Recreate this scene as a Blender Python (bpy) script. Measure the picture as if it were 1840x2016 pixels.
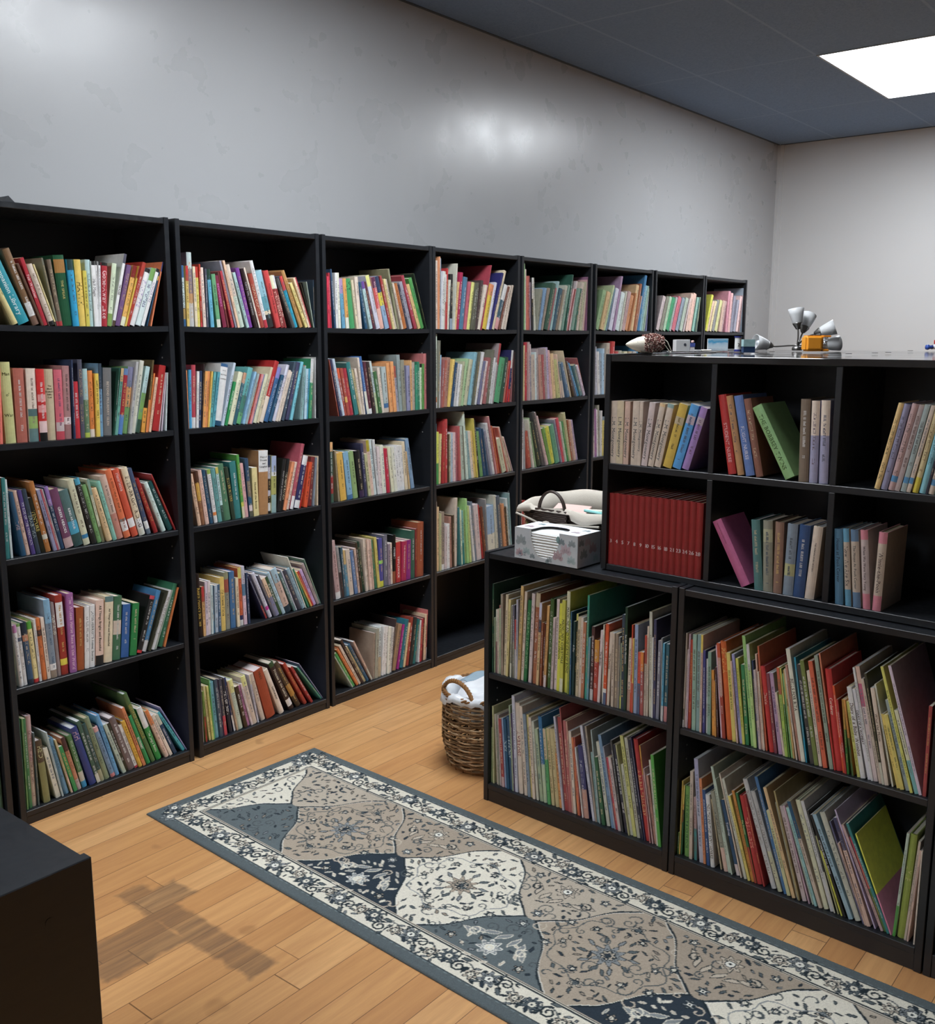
import bpy, bmesh, math, random
import numpy as np
from mathutils import Matrix, Vector
random.seed(11); RNG=np.random.default_rng(7)
for o in list(bpy.data.objects): bpy.data.objects.remove(o)
SC=bpy.context.scene; COL=SC.collection; PI=math.pi

# ------------------------------------------------------------------ camera, world, lights, exposure
cam=bpy.data.cameras.new('camera'); camo=bpy.data.objects.new('camera',cam); COL.objects.link(camo)
_r=Vector((0.6263142,-0.7795692,0.0015083)); _u=Vector((0.1340081,0.1095691,0.9849043)); _f=Vector((0.7679663,0.6166574,-0.1730933))
camo.matrix_world=Matrix(((_r.x,_u.x,-_f.x,-1.9653681),(_r.y,_u.y,-_f.y,-2.7799236),(_r.z,_u.z,-_f.z,1.4513996),(0,0,0,1)))
cam.sensor_fit='HORIZONTAL'; cam.sensor_width=36; cam.lens=1964.606/1840*36; cam.clip_start=.05; cam.clip_end=60
SC.camera=camo
SC.view_settings.view_transform='Standard'; SC.view_settings.look='None'; SC.view_settings.gamma=1; SC.view_settings.use_curve_mapping=False
SC.view_settings.exposure=-0.25
wd=bpy.data.worlds.new('world'); SC.world=wd; wd.use_nodes=True
wd.node_tree.nodes['Background'].inputs[0].default_value=(.75,.85,1,1); wd.node_tree.nodes['Background'].inputs[1].default_value=.02
LAMP_W=36.0          # emission strength of the ceiling troffers
LAMP_C=(.90,.95,1.0)
XR,YW,ZC,XL,YF=5.697,.350,2.884,-3.9,-5.4
LIGHTS=[(3.43,-.75,4.64,-1.36),(-.20,-.75,1.01,-1.36),(-3.81,-.75,-2.6,-1.36)]  # last panel is an added unseen one, to light the low shelf fronts

# ------------------------------------------------------------------ helpers
def lin(h,g=1.0):
    if isinstance(h,str):
        h=[int(c,16)/15 for c in h[:3]] if len(h)<6 else [int(h[i:i+2],16)/255 for i in (0,2,4)]
    return tuple(min(.92,g*(c/12.92 if c<=.04045 else ((c+.055)/1.055)**2.4)) for c in h)
def blin(h,g=1.0,ds=.10):
    c=lin(h,g); l=.30*c[0]+.59*c[1]+.11*c[2]; return tuple(x+(l-x)*ds+.004 for x in c)
def tag(o,label=None,cat=None,group=None,kind=None):
    if label: o['label']=label
    if cat: o['category']=cat
    if group: o['group']=group
    if kind: o['kind']=kind
    return o
def empty(name,M,label,cat,group=None):
    o=bpy.data.objects.new(name,None); COL.objects.link(o); o.matrix_world=M; o.empty_display_size=.05
    return tag(o,label,cat,group)
class MB:
    def __init__(s): s.v=[];s.f=[];s.c=[];s.m=[]
    def quad(s,pts,c=(1,1,1),m=0):
        n=len(s.v); s.v+=[tuple(p) for p in pts]; s.f.append(tuple(range(n,n+len(pts)))); s.c.append(c); s.m.append(m)
    def raw(s,vs,fs,c=(1,1,1),m=0):
        n=len(s.v); s.v+=[tuple(p) for p in vs]
        for f in fs: s.f.append(tuple(n+i for i in f)); s.c.append(c); s.m.append(m)
    def box(s,x0,y0,z0,x1,y1,z1,c=(1,1,1),m=0):
        v=[(x0,y0,z0),(x1,y0,z0),(x1,y1,z0),(x0,y1,z0),(x0,y0,z1),(x1,y0,z1),(x1,y1,z1),(x0,y1,z1)]
        s.raw(v,[(0,3,2,1),(4,5,6,7),(0,1,5,4),(1,2,6,5),(2,3,7,6),(3,0,4,7)],c,m)
    def tube(s,pts,r,seg=8,c=(1,1,1),m=0,closed=False,cap=True):
        pts=[Vector(p) for p in pts]; N=len(pts); rs=r if isinstance(r,(list,tuple)) else [r]*N
        vs=[]; up=Vector((0,0,1)); nrm=None
        for i,p in enumerate(pts):
            if closed: t=(pts[(i+1)%N]-pts[i-1])
            else: t=pts[min(i+1,N-1)]-pts[max(i-1,0)]
            t.normalize()
            if nrm is None:
                nrm=t.orthogonal().normalized()
            nrm=(nrm-t*nrm.dot(t)); nrm=nrm.normalized() if nrm.length>1e-6 else t.orthogonal().normalized()
            b=t.cross(nrm)
            for k in range(seg):
                a=2*PI*k/seg; vs.append(p+(nrm*math.cos(a)+b*math.sin(a))*rs[i])
        fs=[]
        for i in range(N if closed else N-1):
            j=(i+1)%N
            for k in range(seg): fs.append((i*seg+k,i*seg+(k+1)%seg,j*seg+(k+1)%seg,j*seg+k))
        if cap and not closed: fs+= [tuple(reversed(range(seg))),tuple(range((N-1)*seg,N*seg))]
        s.raw(vs,fs,c,m)
    def lathe(s,prof,seg=24,M=None,c=(1,1,1),m=0):
        vs=[];n=len(prof)
        for k in range(seg):
            a=2*PI*k/seg
            for r,z in prof:
                p=Vector((r*math.cos(a),r*math.sin(a),z)); vs.append(M@p if M else p)
        fs=[]
        for k in range(seg):
            k2=(k+1)%seg
            for i in range(n-1): fs.append((k*n+i,k2*n+i,k2*n+i+1,k*n+i+1))
        s.raw(vs,fs,c,m)
    def mesh(s,name,mats,smooth=False):
        me=bpy.data.meshes.new(name); me.from_pydata([tuple(p) for p in s.v],[],s.f)
        for m in mats: me.materials.append(m)
        if len(mats)>1: me.polygons.foreach_set('material_index',s.m)
        at=me.color_attributes.new('col','FLOAT_COLOR','CORNER')
        cl=np.ones((len(me.loops),4),dtype=np.float32); k=0
        cnt=[len(f) for f in s.f]; cl[:,:3]=np.repeat(np.array(s.c,dtype=np.float32),cnt,axis=0)
        at.data.foreach_set('color',cl.ravel())
        if smooth: me.polygons.foreach_set('use_smooth',[True]*len(me.polygons))
        me.update(); return me
    def build(s,name,mats,parent=None,M=None,smooth=False,merge=False):
        if not isinstance(mats,(list,tuple)): mats=[mats]
        me=s.mesh(name,mats,smooth)
        if merge:
            bm=bmesh.new(); bm.from_mesh(me); bmesh.ops.remove_doubles(bm,verts=bm.verts,dist=1e-5); bm.to_mesh(me); bm.free()
        o=bpy.data.objects.new(name,me); COL.objects.link(o)
        if parent: o.parent=parent
        if M is not None: o.matrix_world=M if not parent else M
        return o
def bevbox(x0,y0,z0,x1,y1,z1,bev=.0012,seg=1):
    bm=bmesh.new(); bmesh.ops.create_cube(bm,size=1)
    for v in bm.verts: v.co=Vector(((x0+x1)/2+v.co.x*(x1-x0),(y0+y1)/2+v.co.y*(y1-y0),(z0+z1)/2+v.co.z*(z1-z0)))
    if bev>0: bmesh.ops.bevel(bm,geom=list(bm.edges),offset=min(bev,.45*min(x1-x0,y1-y0,z1-z0)),segments=seg,affect='EDGES')
    return bm
def bmobj(name,bm,mat,parent=None,smooth=False):
    me=bpy.data.meshes.new(name); bm.to_mesh(me); bm.free(); me.materials.append(mat)
    if smooth: me.polygons.foreach_set('use_smooth',[True]*len(me.polygons))
    o=bpy.data.objects.new(name,me); COL.objects.link(o)
    if parent: o.parent=parent
    return o
def copy_tree(o,parent=None):
    c=o.copy(); COL.objects.link(c)
    if parent: c.parent=parent
    for ch in list(o.children): copy_tree(ch,c)
    return c
# material node helpers
class NT:
    def __init__(s,name,rough=.5,spec=.5,metal=0,col=None):
        s.m=bpy.data.materials.new(name); s.m.use_nodes=True; s.t=s.m.node_tree; s.b=s.t.nodes['Principled BSDF']
        s.b.inputs['Roughness'].default_value=rough; s.b.inputs['Metallic'].default_value=metal; s.b.inputs['Specular IOR Level'].default_value=spec
        if col: s.b.inputs['Base Color'].default_value=(*col,1)
    def n(s,t,**k):
        x=s.t.nodes.new(t)
        for a,b in k.items():
            if a.startswith('i_'): x.inputs[a[2:].replace('_',' ')].default_value=b
            else: setattr(x,a,b)
        return x
    def l(s,a,b): s.t.links.new(a,b)
    def math(s,op,a,b=None,c=None):
        x=s.n('ShaderNodeMath',operation=op)
        for i,v in enumerate((a,b,c)):
            if v is None: continue
            if isinstance(v,(int,float)): x.inputs[i].default_value=v
            else: s.l(v,x.inputs[i])
        return x.outputs[0]
    def mix(s,f,a,b,mode='MIX'):
        x=s.n('ShaderNodeMix',data_type='RGBA',blend_type=mode)
        for i,v in ((0,f),(6,a),(7,b)):
            if isinstance(v,(int,float)): x.inputs[i].default_value=v
            elif isinstance(v,tuple): x.inputs[i].default_value=(*v[:3],1)
            else: s.l(v,x.inputs[i])
        return x.outputs[2]
    def obj(s,scale=(1,1,1)):
        tc=s.n('ShaderNodeTexCoord'); mp=s.n('ShaderNodeMapping'); mp.inputs['Scale'].default_value=scale; s.l(tc.outputs['Object'],mp.inputs[0]); return mp.outputs[0]
    def noise(s,vec,scale,detail=3,rough=.5):
        x=s.n('ShaderNodeTexNoise'); x.inputs['Scale'].default_value=scale; x.inputs['Detail'].default_value=detail; x.inputs['Roughness'].default_value=rough
        if vec is not None: s.l(vec,x.inputs['Vector'])
        return x.outputs[0]
    def ramp(s,f,stops):
        x=s.n('ShaderNodeValToRGB'); e=x.color_ramp.elements
        while len(e)<len(stops): e.new(.5)
        for q,(p,c) in zip(e,stops): q.position=p; q.color=(*c,1) if isinstance(c,tuple) else (c,c,c,1)
        s.l(f,x.inputs[0]); return x.outputs[0]
    def bump(s,h,strength=.2,dist=.002):
        x=s.n('ShaderNodeBump'); x.inputs['Strength'].default_value=strength; x.inputs['Distance'].default_value=dist; s.l(h,x.inputs['Height']); s.l(x.outputs[0],s.b.inputs['Normal'])
    def base(s,o): s.l(o,s.b.inputs['Base Color'])
# laminate
def laminate():
    k=NT('black_wood_laminate',.38,.5); v=k.obj((1,1,14)); g=k.noise(v,9,5,.6)
    k.base(k.mix(g,(.0100,.0118,.0150),(.0185,.0210,.0260))); k.bump(g,.12,.0006)
    r=k.ramp(k.noise(k.obj(),60,3),[(.3,.30),(.7,.44)]); k.l(r,k.b.inputs['Roughness']); return k.m
M_LAM=laminate()
def top_lam():
    k=NT('black_glossy_top',.07,.6); v=k.obj((14,1,1)); g=k.noise(v,9,5,.6); k.base(k.mix(g,(.010,.009,.009),(.018,.016,.016))); return k.m
M_TOP=top_lam()
def simple(name,col,rough=.5,metal=0,spec=.5,var=.12,sc=30,bump=0):
    k=NT(name,rough,spec,metal); c=lin(col) if isinstance(col,str) else col
    g=k.noise(k.obj(),sc,3); k.base(k.mix(g,tuple(x*(1-var) for x in c),tuple(min(1,x*(1+var)) for x in c)))
    if bump: k.bump(g,bump,.002)
    return k.m
def book_mat():
    k=NT('book_cover',.42,.45); a=k.n('ShaderNodeAttribute',attribute_name='col'); g=k.noise(k.obj((1,1,1)),55,4,.6)
    d=k.ramp(g,[(.25,.80),(.75,1.0)]); k.base(k.mix(1.0,a.outputs[0],d,'MULTIPLY')); k.bump(g,.05,.0005); return k.m
M_BOOK=book_mat()
def page_mat():
    k=NT('page_paper',.8,.2); a=k.n('ShaderNodeAttribute',attribute_name='col'); g=k.noise(k.obj((900,3,3)),1,2,.5)
    k.base(k.mix(1.0,a.outputs[0],k.ramp(g,[(.3,.72),(.7,1.0)]),'MULTIPLY')); k.bump(g,.2,.0006); return k.m
M_PAGE=page_mat()
M_INK=book_mat(); M_INK.name='spine_ink'

# ------------------------------------------------------------------ room
def wall_mat():
    k=NT('glossy_wall_paint',.30,.5); v=k.obj()
    st=k.noise(v,4.5,5,.55); fine=k.noise(v,42,3,.5)
    nz=k.n('ShaderNodeTexNoise'); nz.inputs['Scale'].default_value=5; nz.inputs['Detail'].default_value=5; k.l(v,nz.inputs['Vector'])
    wv=k.n('ShaderNodeVectorMath',operation='MULTIPLY_ADD'); wv.inputs[1].default_value=(.55,.55,.55); k.l(nz.outputs[1],wv.inputs[0]); k.l(v,wv.inputs[2])
    vo=k.n('ShaderNodeTexVoronoi',feature='DISTANCE_TO_EDGE'); vo.inputs['Scale'].default_value=9; k.l(wv.outputs[0],vo.inputs['Vector'])
    ridge=k.ramp(vo.outputs[0],[(0,1.0),(.035,0.0)]); gate=k.ramp(k.noise(v,1.7,3),[(.40,0.0),(.75,1.0)])
    rg=k.math('MULTIPLY',ridge,gate)
    h=k.math('ADD',k.math('MULTIPLY',st,.42),k.math('ADD',k.math('MULTIPLY',fine,.05),k.math('MULTIPLY',rg,.02)))
    k.base(k.mix(k.noise(v,1.1,2),(.415,.42,.43),(.435,.44,.45)))
    k.l(k.ramp(k.noise(v,6,5),[(.25,.25),(.75,.33)]),k.b.inputs['Roughness'])
    k.bump(h,.20,.010); return k.m
M_WALL=wall_mat()
def ceil_mat():
    k=NT('dark_ceiling_tile',.8,.25); v=k.obj(); sp=k.n('ShaderNodeSeparateXYZ'); k.l(v,sp.inputs[0])
    fx=k.math('ABSOLUTE',k.math('SUBTRACT',k.math('FRACT',k.math('DIVIDE',k.math('SUBTRACT',sp.outputs[0],2.2225),1.209)),.5))
    fy=k.math('ABSOLUTE',k.math('SUBTRACT',k.math('FRACT',k.math('DIVIDE',k.math('SUBTRACT',sp.outputs[1],-.085),.664)),.5))
    ex=k.math('GREATER_THAN',fx,.4945); ey=k.math('GREATER_THAN',fy,.490); e=k.math('MAXIMUM',ex,ey)
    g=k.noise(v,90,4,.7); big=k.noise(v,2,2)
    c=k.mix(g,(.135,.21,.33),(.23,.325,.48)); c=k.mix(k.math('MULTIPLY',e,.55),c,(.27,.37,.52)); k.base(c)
    k.bump(k.math('ADD',k.ramp(g,[(.3,0.0),(.5,1.0)]),k.math('MULTIPLY',e,1.2)),.5,.004); return k.m
M_CEIL=ceil_mat()
def floor_mat():
    k=NT('oak_strip_floor',.34,.5); v=k.obj(); sp=k.n('ShaderNodeSeparateXYZ'); k.l(v,sp.inputs[0]); X,Y=sp.outputs[0],sp.outputs[1]
    ry=k.math('DIVIDE',k.math('ADD',Y,.007),.0863); row=k.math('FLOOR',ry); fy=k.math('FRACT',ry)
    def wn(a,b=None):
        cb=k.n('ShaderNodeCombineXYZ'); k.l(a,cb.inputs[0])
        if b is not None: k.l(b,cb.inputs[1])
        w=k.n('ShaderNodeTexWhiteNoise',noise_dimensions='3D'); k.l(cb.outputs[0],w.inputs['Vector']); return w.outputs[0]
    off=wn(row); ln=k.math('ADD',k.math('MULTIPLY',wn(k.math('ADD',row,31.7)),.5),.55)
    px=k.math('ADD',k.math('DIVIDE',X,ln),k.math('MULTIPLY',off,7.3)); pid=k.math('FLOOR',px); fx=k.math('FRACT',px)
    tone=wn(row,pid); tone2=wn(k.math('ADD',row,11.3),pid)
    cb=k.n('ShaderNodeCombineXYZ'); k.l(k.math('ADD',k.math('MULTIPLY',X,1.6),k.math('MULTIPLY',tone,40)),cb.inputs[0]); k.l(k.math('ADD',k.math('MULTIPLY',Y,22),k.math('MULTIPLY',tone2,30)),cb.inputs[1])
    g=k.noise(cb.outputs[0],2.2,6,.62)
    cb2=k.n('ShaderNodeCombineXYZ'); k.l(k.math('ADD',k.math('MULTIPLY',X,.8),k.math('MULTIPLY',tone,17)),cb2.inputs[0]); k.l(k.math('MULTIPLY',Y,7),cb2.inputs[1]); k.l(k.math('MULTIPLY',tone2,9),cb2.inputs[2])
    g2=k.noise(cb2.outputs[0],2.6,5,.6)
    c=k.ramp(tone,[(0,lin((.80,.585,.375))),(.35,lin((.845,.635,.415))),(.75,lin((.865,.66,.44))),(1,lin((.89,.69,.47)))])
    c=k.mix(k.math('MULTIPLY',k.ramp(g,[(.38,1.0),(.62,0.0)]),.30),c,lin((.66,.44,.27)))
    c=k.mix(k.math('MULTIPLY',k.ramp(g2,[(.30,1.0),(.48,0.0)]),.45),c,lin((.70,.48,.30)))
    jy=k.math('ABSOLUTE',k.math('SUBTRACT',fy,.5)); jx=k.math('ABSOLUTE',k.math('SUBTRACT',fx,.5))
    seam=k.math('MAXIMUM',k.math('GREATER_THAN',jy,.489),k.math('GREATER_THAN',jx,.4985))
    c=k.mix(k.math('MULTIPLY',seam,.72),c,lin((.30,.17,.09)))
    # worn, blackened boards
    def box(x0,x1,y0,y1,s=.007):
        dx=k.math('SUBTRACT',k.math('ABSOLUTE',k.math('SUBTRACT',X,(x0+x1)/2)),(x1-x0)/2); dy=k.math('SUBTRACT',k.math('ABSOLUTE',k.math('SUBTRACT',Y,(y0+y1)/2)),(y1-y0)/2)
        dd=k.math('MAXIMUM',dx,dy); dd=k.math('ADD',dd,k.math('MULTIPLY',k.math('SUBTRACT',k.noise(v,25,3),.5),.035))
        m=k.n('ShaderNodeMapRange'); m.inputs[1].default_value=s; m.inputs[2].default_value=-s; k.l(dd,m.inputs[0]); return m.outputs[0]
    st=k.math('MAXIMUM',box(-.665,-.585,-1.10,-.55),k.math('MAXIMUM',box(-.88,-.66,-.86,-.70),box(-.665,-.52,-.70,-.60)))
    st=k.math('MULTIPLY',st,k.ramp(g,[(.35,1.0),(.65,.55)])); c=k.mix(k.math('MULTIPLY',st,.78),c,lin((.44,.345,.27)))
    fl=k.ramp(k.noise(v,6,2),[(.70,0.0),(.74,1.0)]); c=k.mix(k.math('MULTIPLY',fl,.3),c,lin((.45,.27,.15)))
    k.base(c); k.l(k.ramp(g,[(.3,.40),(.7,.30)]),k.b.inputs['Roughness'])
    k.bump(k.math('SUBTRACT',k.math('MULTIPLY',g,.25),seam),.35,.0015); return k.m
M_FLOOR=floor_mat()
def struct(name,mb,mat): o=mb.build(name,mat); o['kind']='structure'; return o
b=MB(); b.box(XL-.1,YF-.1,-.08,XR+.1,YW+.1,0); struct('floor',b,M_FLOOR)
b=MB(); b.box(XL,YW,0,XR,YW+.1,ZC); struct('wall_back',b,M_WALL)
M_WALL2=simple('matte_wall_paint',(.62,.62,.62),.6,var=.03,sc=2,bump=0)
b=MB(); b.box(XR,YF-.1,0,XR+.1,YW+.1,ZC); struct('wall_right',b,M_WALL2)
M_WALL3=simple('shop_far_wall',(.26,.25,.24),.7,var=.05,sc=2)
b=MB(); b.box(XL-.1,YF-.1,0,XL,YW+.1,ZC); struct('wall_left',b,M_WALL3)
b=MB(); b.box(XL,YF-.1,0,XR,YF,ZC); struct('wall_front',b,M_WALL3)
# ceiling with an opening for every troffer
b=MB(); xs=sorted({XL,XR}|{q for L in LIGHTS for q in (L[0],L[2])}); ys=sorted({YF,YW}|{q for L in LIGHTS for q in (L[1],L[3])})
for i in range(len(xs)-1):
    for j in range(len(ys)-1):
        cx,cy=(xs[i]+xs[i+1])/2,(ys[j]+ys[j+1])/2
        if any(L[0]<cx<L[2] and L[3]<cy<L[1] for L in LIGHTS): continue
        b.box(xs[i],ys[j],ZC,xs[i+1],ys[j+1],ZC+.05)
struct('ceiling',b,M_CEIL)
b=MB(); b.box(XR-.012,YW-.045,0,XR,YW-.02,ZC); b.box(XR-.02,YW-.02,0,XR,YW,ZC); struct('trim_1',b,M_WALL2)
# a thin dark wall angle where the ceiling meets the walls
b=MB(); b.box(XL,YW-.016,ZC-.003,XR,YW,ZC); b.box(XR-.016,YF,ZC-.003,XR,YW-.016,ZC); struct('trim_2',b,simple('dark_wall_angle',(.05,.06,.075),.5))
k=NT('troffer_diffuser',.5); k.b.inputs['Base Color'].default_value=(.8,.8,.8,1); k.b.inputs['Emission Color'].default_value=(*LAMP_C,1); k.b.inputs['Emission Strength'].default_value=LAMP_W; M_LAMP=k.m
M_TROF=simple('white_troffer_frame',(.35,.38,.42),.5)
LN=['ceiling light panel in the dark ceiling beyond the cube shelf','ceiling light panel above the rug and first wall bookcases','ceiling light panel over the black cabinet side of the room']
for i,L in enumerate(LIGHTS):
    cx,cy=(L[0]+L[2])/2,(L[1]+L[3])/2; hx,hy=(L[2]-L[0])/2,(L[1]-L[3])/2
    e=empty('ceiling_light',Matrix.Translation((cx,cy,ZC)),('glowing white rectangular '+LN[i]),'ceiling light','rectangular ceiling lights')
    b=MB(); 
    for q in ((-hx,-hy,-hx+.012,hy),(hx-.012,-hy,hx,hy),(-hx+.012,-hy,hx-.012,-hy+.012),(-hx+.012,hy-.012,hx-.012,hy)): b.box(q[0],q[1],-.004,q[2],q[3],.05)
    b.box(-hx,-hy,.05,hx,hy,.06); b.build('frame',M_TROF,e)
    b=MB(); b.box(-hx+.0121,-hy+.0121,.004,hx-.0121,hy-.0121,.010); b.build('diffuser',M_LAMP,e)

# ------------------------------------------------------------------ bookcases
PHI=-.0478927
A=Vector((.38468792,-.95922569,0)); DU=Vector((-.04787342,-.99885341,0)); DN=Vector((.99885341,-.04787342,0))
def frame(o,u,v): return Matrix(((u.x,v.x,0,o.x),(u.y,v.y,0,o.y),(u.z,v.z,1,o.z),(0,0,0,1)))
FW=Matrix.Identity(4); FL=frame(A,DU,DN); FR={'W':FW,'L':FL}
T=.017
def sag(x,W,s): return -s*(1-(2*x/W-1)**2)
def make_case(name,label,cat,M,W,H,D,levels,group,sags=(),kick=True,mid=(),pins=True,top=M_LAM):
    e=empty(name,M,label,cat,group)
    for x in (0,W-T): 
        p=bmobj('side_panel',bevbox(x,0,0,x+T,D,H),M_LAM,e)
    bmobj('top_panel',bevbox(T,.002,H-.0035-T,W-T,D,H-.0035),top,e)
    b=MB(); b.box(T,D-.006,.02,W-T,D-.002,H-.02); b.build('back_panel',M_LAM,e)
    for i,z in enumerate(levels):
        s=sags[i] if i<len(sags) else 0
        if s:
            b=MB(); n=12
            for k in range(n):
                xa,xb=T+(W-2*T)*k/n,T+(W-2*T)*(k+1)/n; za,zb=z+sag(xa-T,W-2*T,s),z+sag(xb-T,W-2*T,s)
                v=[(xa,.003,za-T),(xb,.003,zb-T),(xb,D-.006,zb-T),(xa,D-.006,za-T),(xa,.003,za),(xb,.003,zb),(xb,D-.006,zb),(xa,D-.006,za)]
                b.raw(v,[(0,3,2,1),(4,5,6,7),(0,1,5,4),(2,3,7,6)]+([(3,0,4,7)] if k==0 else [])+([(1,2,6,5)] if k==n-1 else []))
            b.build('shelf',M_LAM,e,merge=True)
        else: bmobj('shelf',bevbox(T,.001 if (i==len(levels)-1 and kick) else .003,z-T,W-T,D-.006,z),M_LAM,e)
    for x in mid:
        zs=[H-T-.004]+list(levels)
        for q in range(len(levels)):
            if zs[q]-T-zs[q+1]>.1: bmobj('divider',bevbox(x-.0078,.003,zs[q+1]+.0002,x+.0078,D-.0062,(zs[q]-T-.0002) if q else zs[q]-.0002),M_LAM,e)
    if kick: bmobj('toe_kick',bevbox(T,.003,0,W-T,.018,levels[-1]-T),M_LAM,e)
    if pins:
        b=MB()
        for j in range(len(levels)-1):
            for zz in (levels[j]-.06,levels[j]-.10):
                for y in (.045,):
                    b.tube([(W-T-.0009,y,zz),(W-T+.0002,y,zz)],.0028,8)
                    b.tube([(T-.0002,y,zz),(T+.0009,y,zz)],.0028,8)
        b.build('peg_hole',M_PIN,e)
    return e
M_PIN=simple('pale_peg_hole',(.30,.30,.30),.6)
BX=[-1.28,-.642,-.002,.641,1.264,1.886,2.53,3.175,3.82,4.437]; CWD=.618
def case_x(k):
    a,b_=BX[k],BX[k+1]; c=(a+b_)/2
    return b_-CWD if k==8 else c-CWD/2
ORD=['zeroth','first','second','third','fourth','fifth','sixth','seventh','eighth']
WLEV=[1.483,1.149,.817,.428,.043]
wl=['tall black wall bookcase partly cut by the photo edge beside the black cabinet','first full tall black wall bookcase, with the dark roof-shaped block on top','second tall black wall bookcase, with a thick black gap on its cabinet side','third tall black wall bookcase, five shelves of books, row leaning beside dotted book','fourth tall black wall bookcase with an empty bottom shelf','fifth tall black wall bookcase, standing behind the tissue box and basket','sixth tall black wall bookcase, half hidden by the cube shelf','seventh tall black wall bookcase, seen above the toy hedgehog','last tall black wall bookcase, by the bare corner of the room']
WC={}
for k in range(9):
    WC[k]=make_case('bookcase',wl[k],'bookcase',Matrix.Translation((case_x(k),0,0)),CWD,1.8205,.29,WLEV,'tall black bookcases along the wall',sags=(.0035,.002))
# low bookcases and the cube shelf standing on them
LLEV=[.424,.058]
low=[('low black two-shelf bookcase under the tissue box, crammed with picture books',.0,0),('second low black two-shelf bookcase, under the cube shelf, full of picture books',.668,0),('third low black bookcase past the leaning maroon book, mostly cut off',1.336,0)]
for lb,s,v in low: make_case('low_bookcase',lb,'bookcase',FL@Matrix.Translation((s,v,0)),.664,.808,.29,LLEV,'low black bookcases in a row')
CU=make_case('cube_shelf','black cube shelf standing on the low bookcases with encyclopedias in a lower cube','shelf',FL@Matrix.Translation((.3925,.044,.8085)),.9675,.5975,.29,[.2995,.0155],None,kick=False,mid=(.0085+.3165,.0085+.633),pins=False,top=M_TOP)
for i in range(4):
    s0=(.40,.22,.12,.12)[i]
    make_case('bookcase',f"shoulder-high black bookcase behind the cube shelf, {['first','second','third','last'][i]} of four, only its glossy top seen",'bookcase',FL@Matrix.Translation((s0,.336+.2925*i,0)),1.45,1.406,.29,[1.06,.74,.40,.058],'shoulder-high bookcases behind the cube shelf',pins=False,top=M_TOP)
# black cabinet at the corner of the picture: a low bookcase seen from its side and top
MC=frame(Vector((-1.355,-1.684,0)),Vector((0,1,0)),Vector((-1,0,0)))
cab=make_case('low_bookcase','low black cabinet in the corner by the worn floorboards, dark side towards the viewer','bookcase',MC,.664,.806,.34,LLEV,None)
b=MB(); b.tube([(-.0006,.06,.745),(.0004,.06,.745)],.006,12); b.build('screw_cover',M_LAM,cab)

# ------------------------------------------------------------------ books
GLY={}
def glyph(ch):
    if ch in GLY: return GLY[ch]
    cu=bpy.data.curves.new('glyph','FONT'); cu.body=ch; cu.size=1; cu.resolution_u=2
    o=bpy.data.objects.new('glyph',cu); COL.objects.link(o)
    me=o.to_mesh(); vs=[(v.co.x,v.co.y) for v in me.vertices]; fs=[tuple(p.vertices) for p in me.polygons]
    w=(max(x for x,_ in vs)+.06) if vs else .3
    o.to_mesh_clear(); bpy.data.objects.remove(o); bpy.data.curves.remove(cu)
    GLY[ch]=(vs,fs,w); return GLY[ch]
def text_width(s): return sum((glyph(c)[2] if c!=' ' else .30) for c in s)
def put_text(mb,s,fn,size,c,bold=.0):
    x=0
    for ch in s:
        if ch==' ': x+=.30; continue
        vs,fs,w=glyph(ch)
        for off in (0,.045): mb.raw([fn((vx+x+off)*size,(vy+off*.3)*size) for vx,vy in vs],fs,c)
        x+=w
def lum(c): return .3*c[0]+.6*c[1]+.1*c[2]
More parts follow.
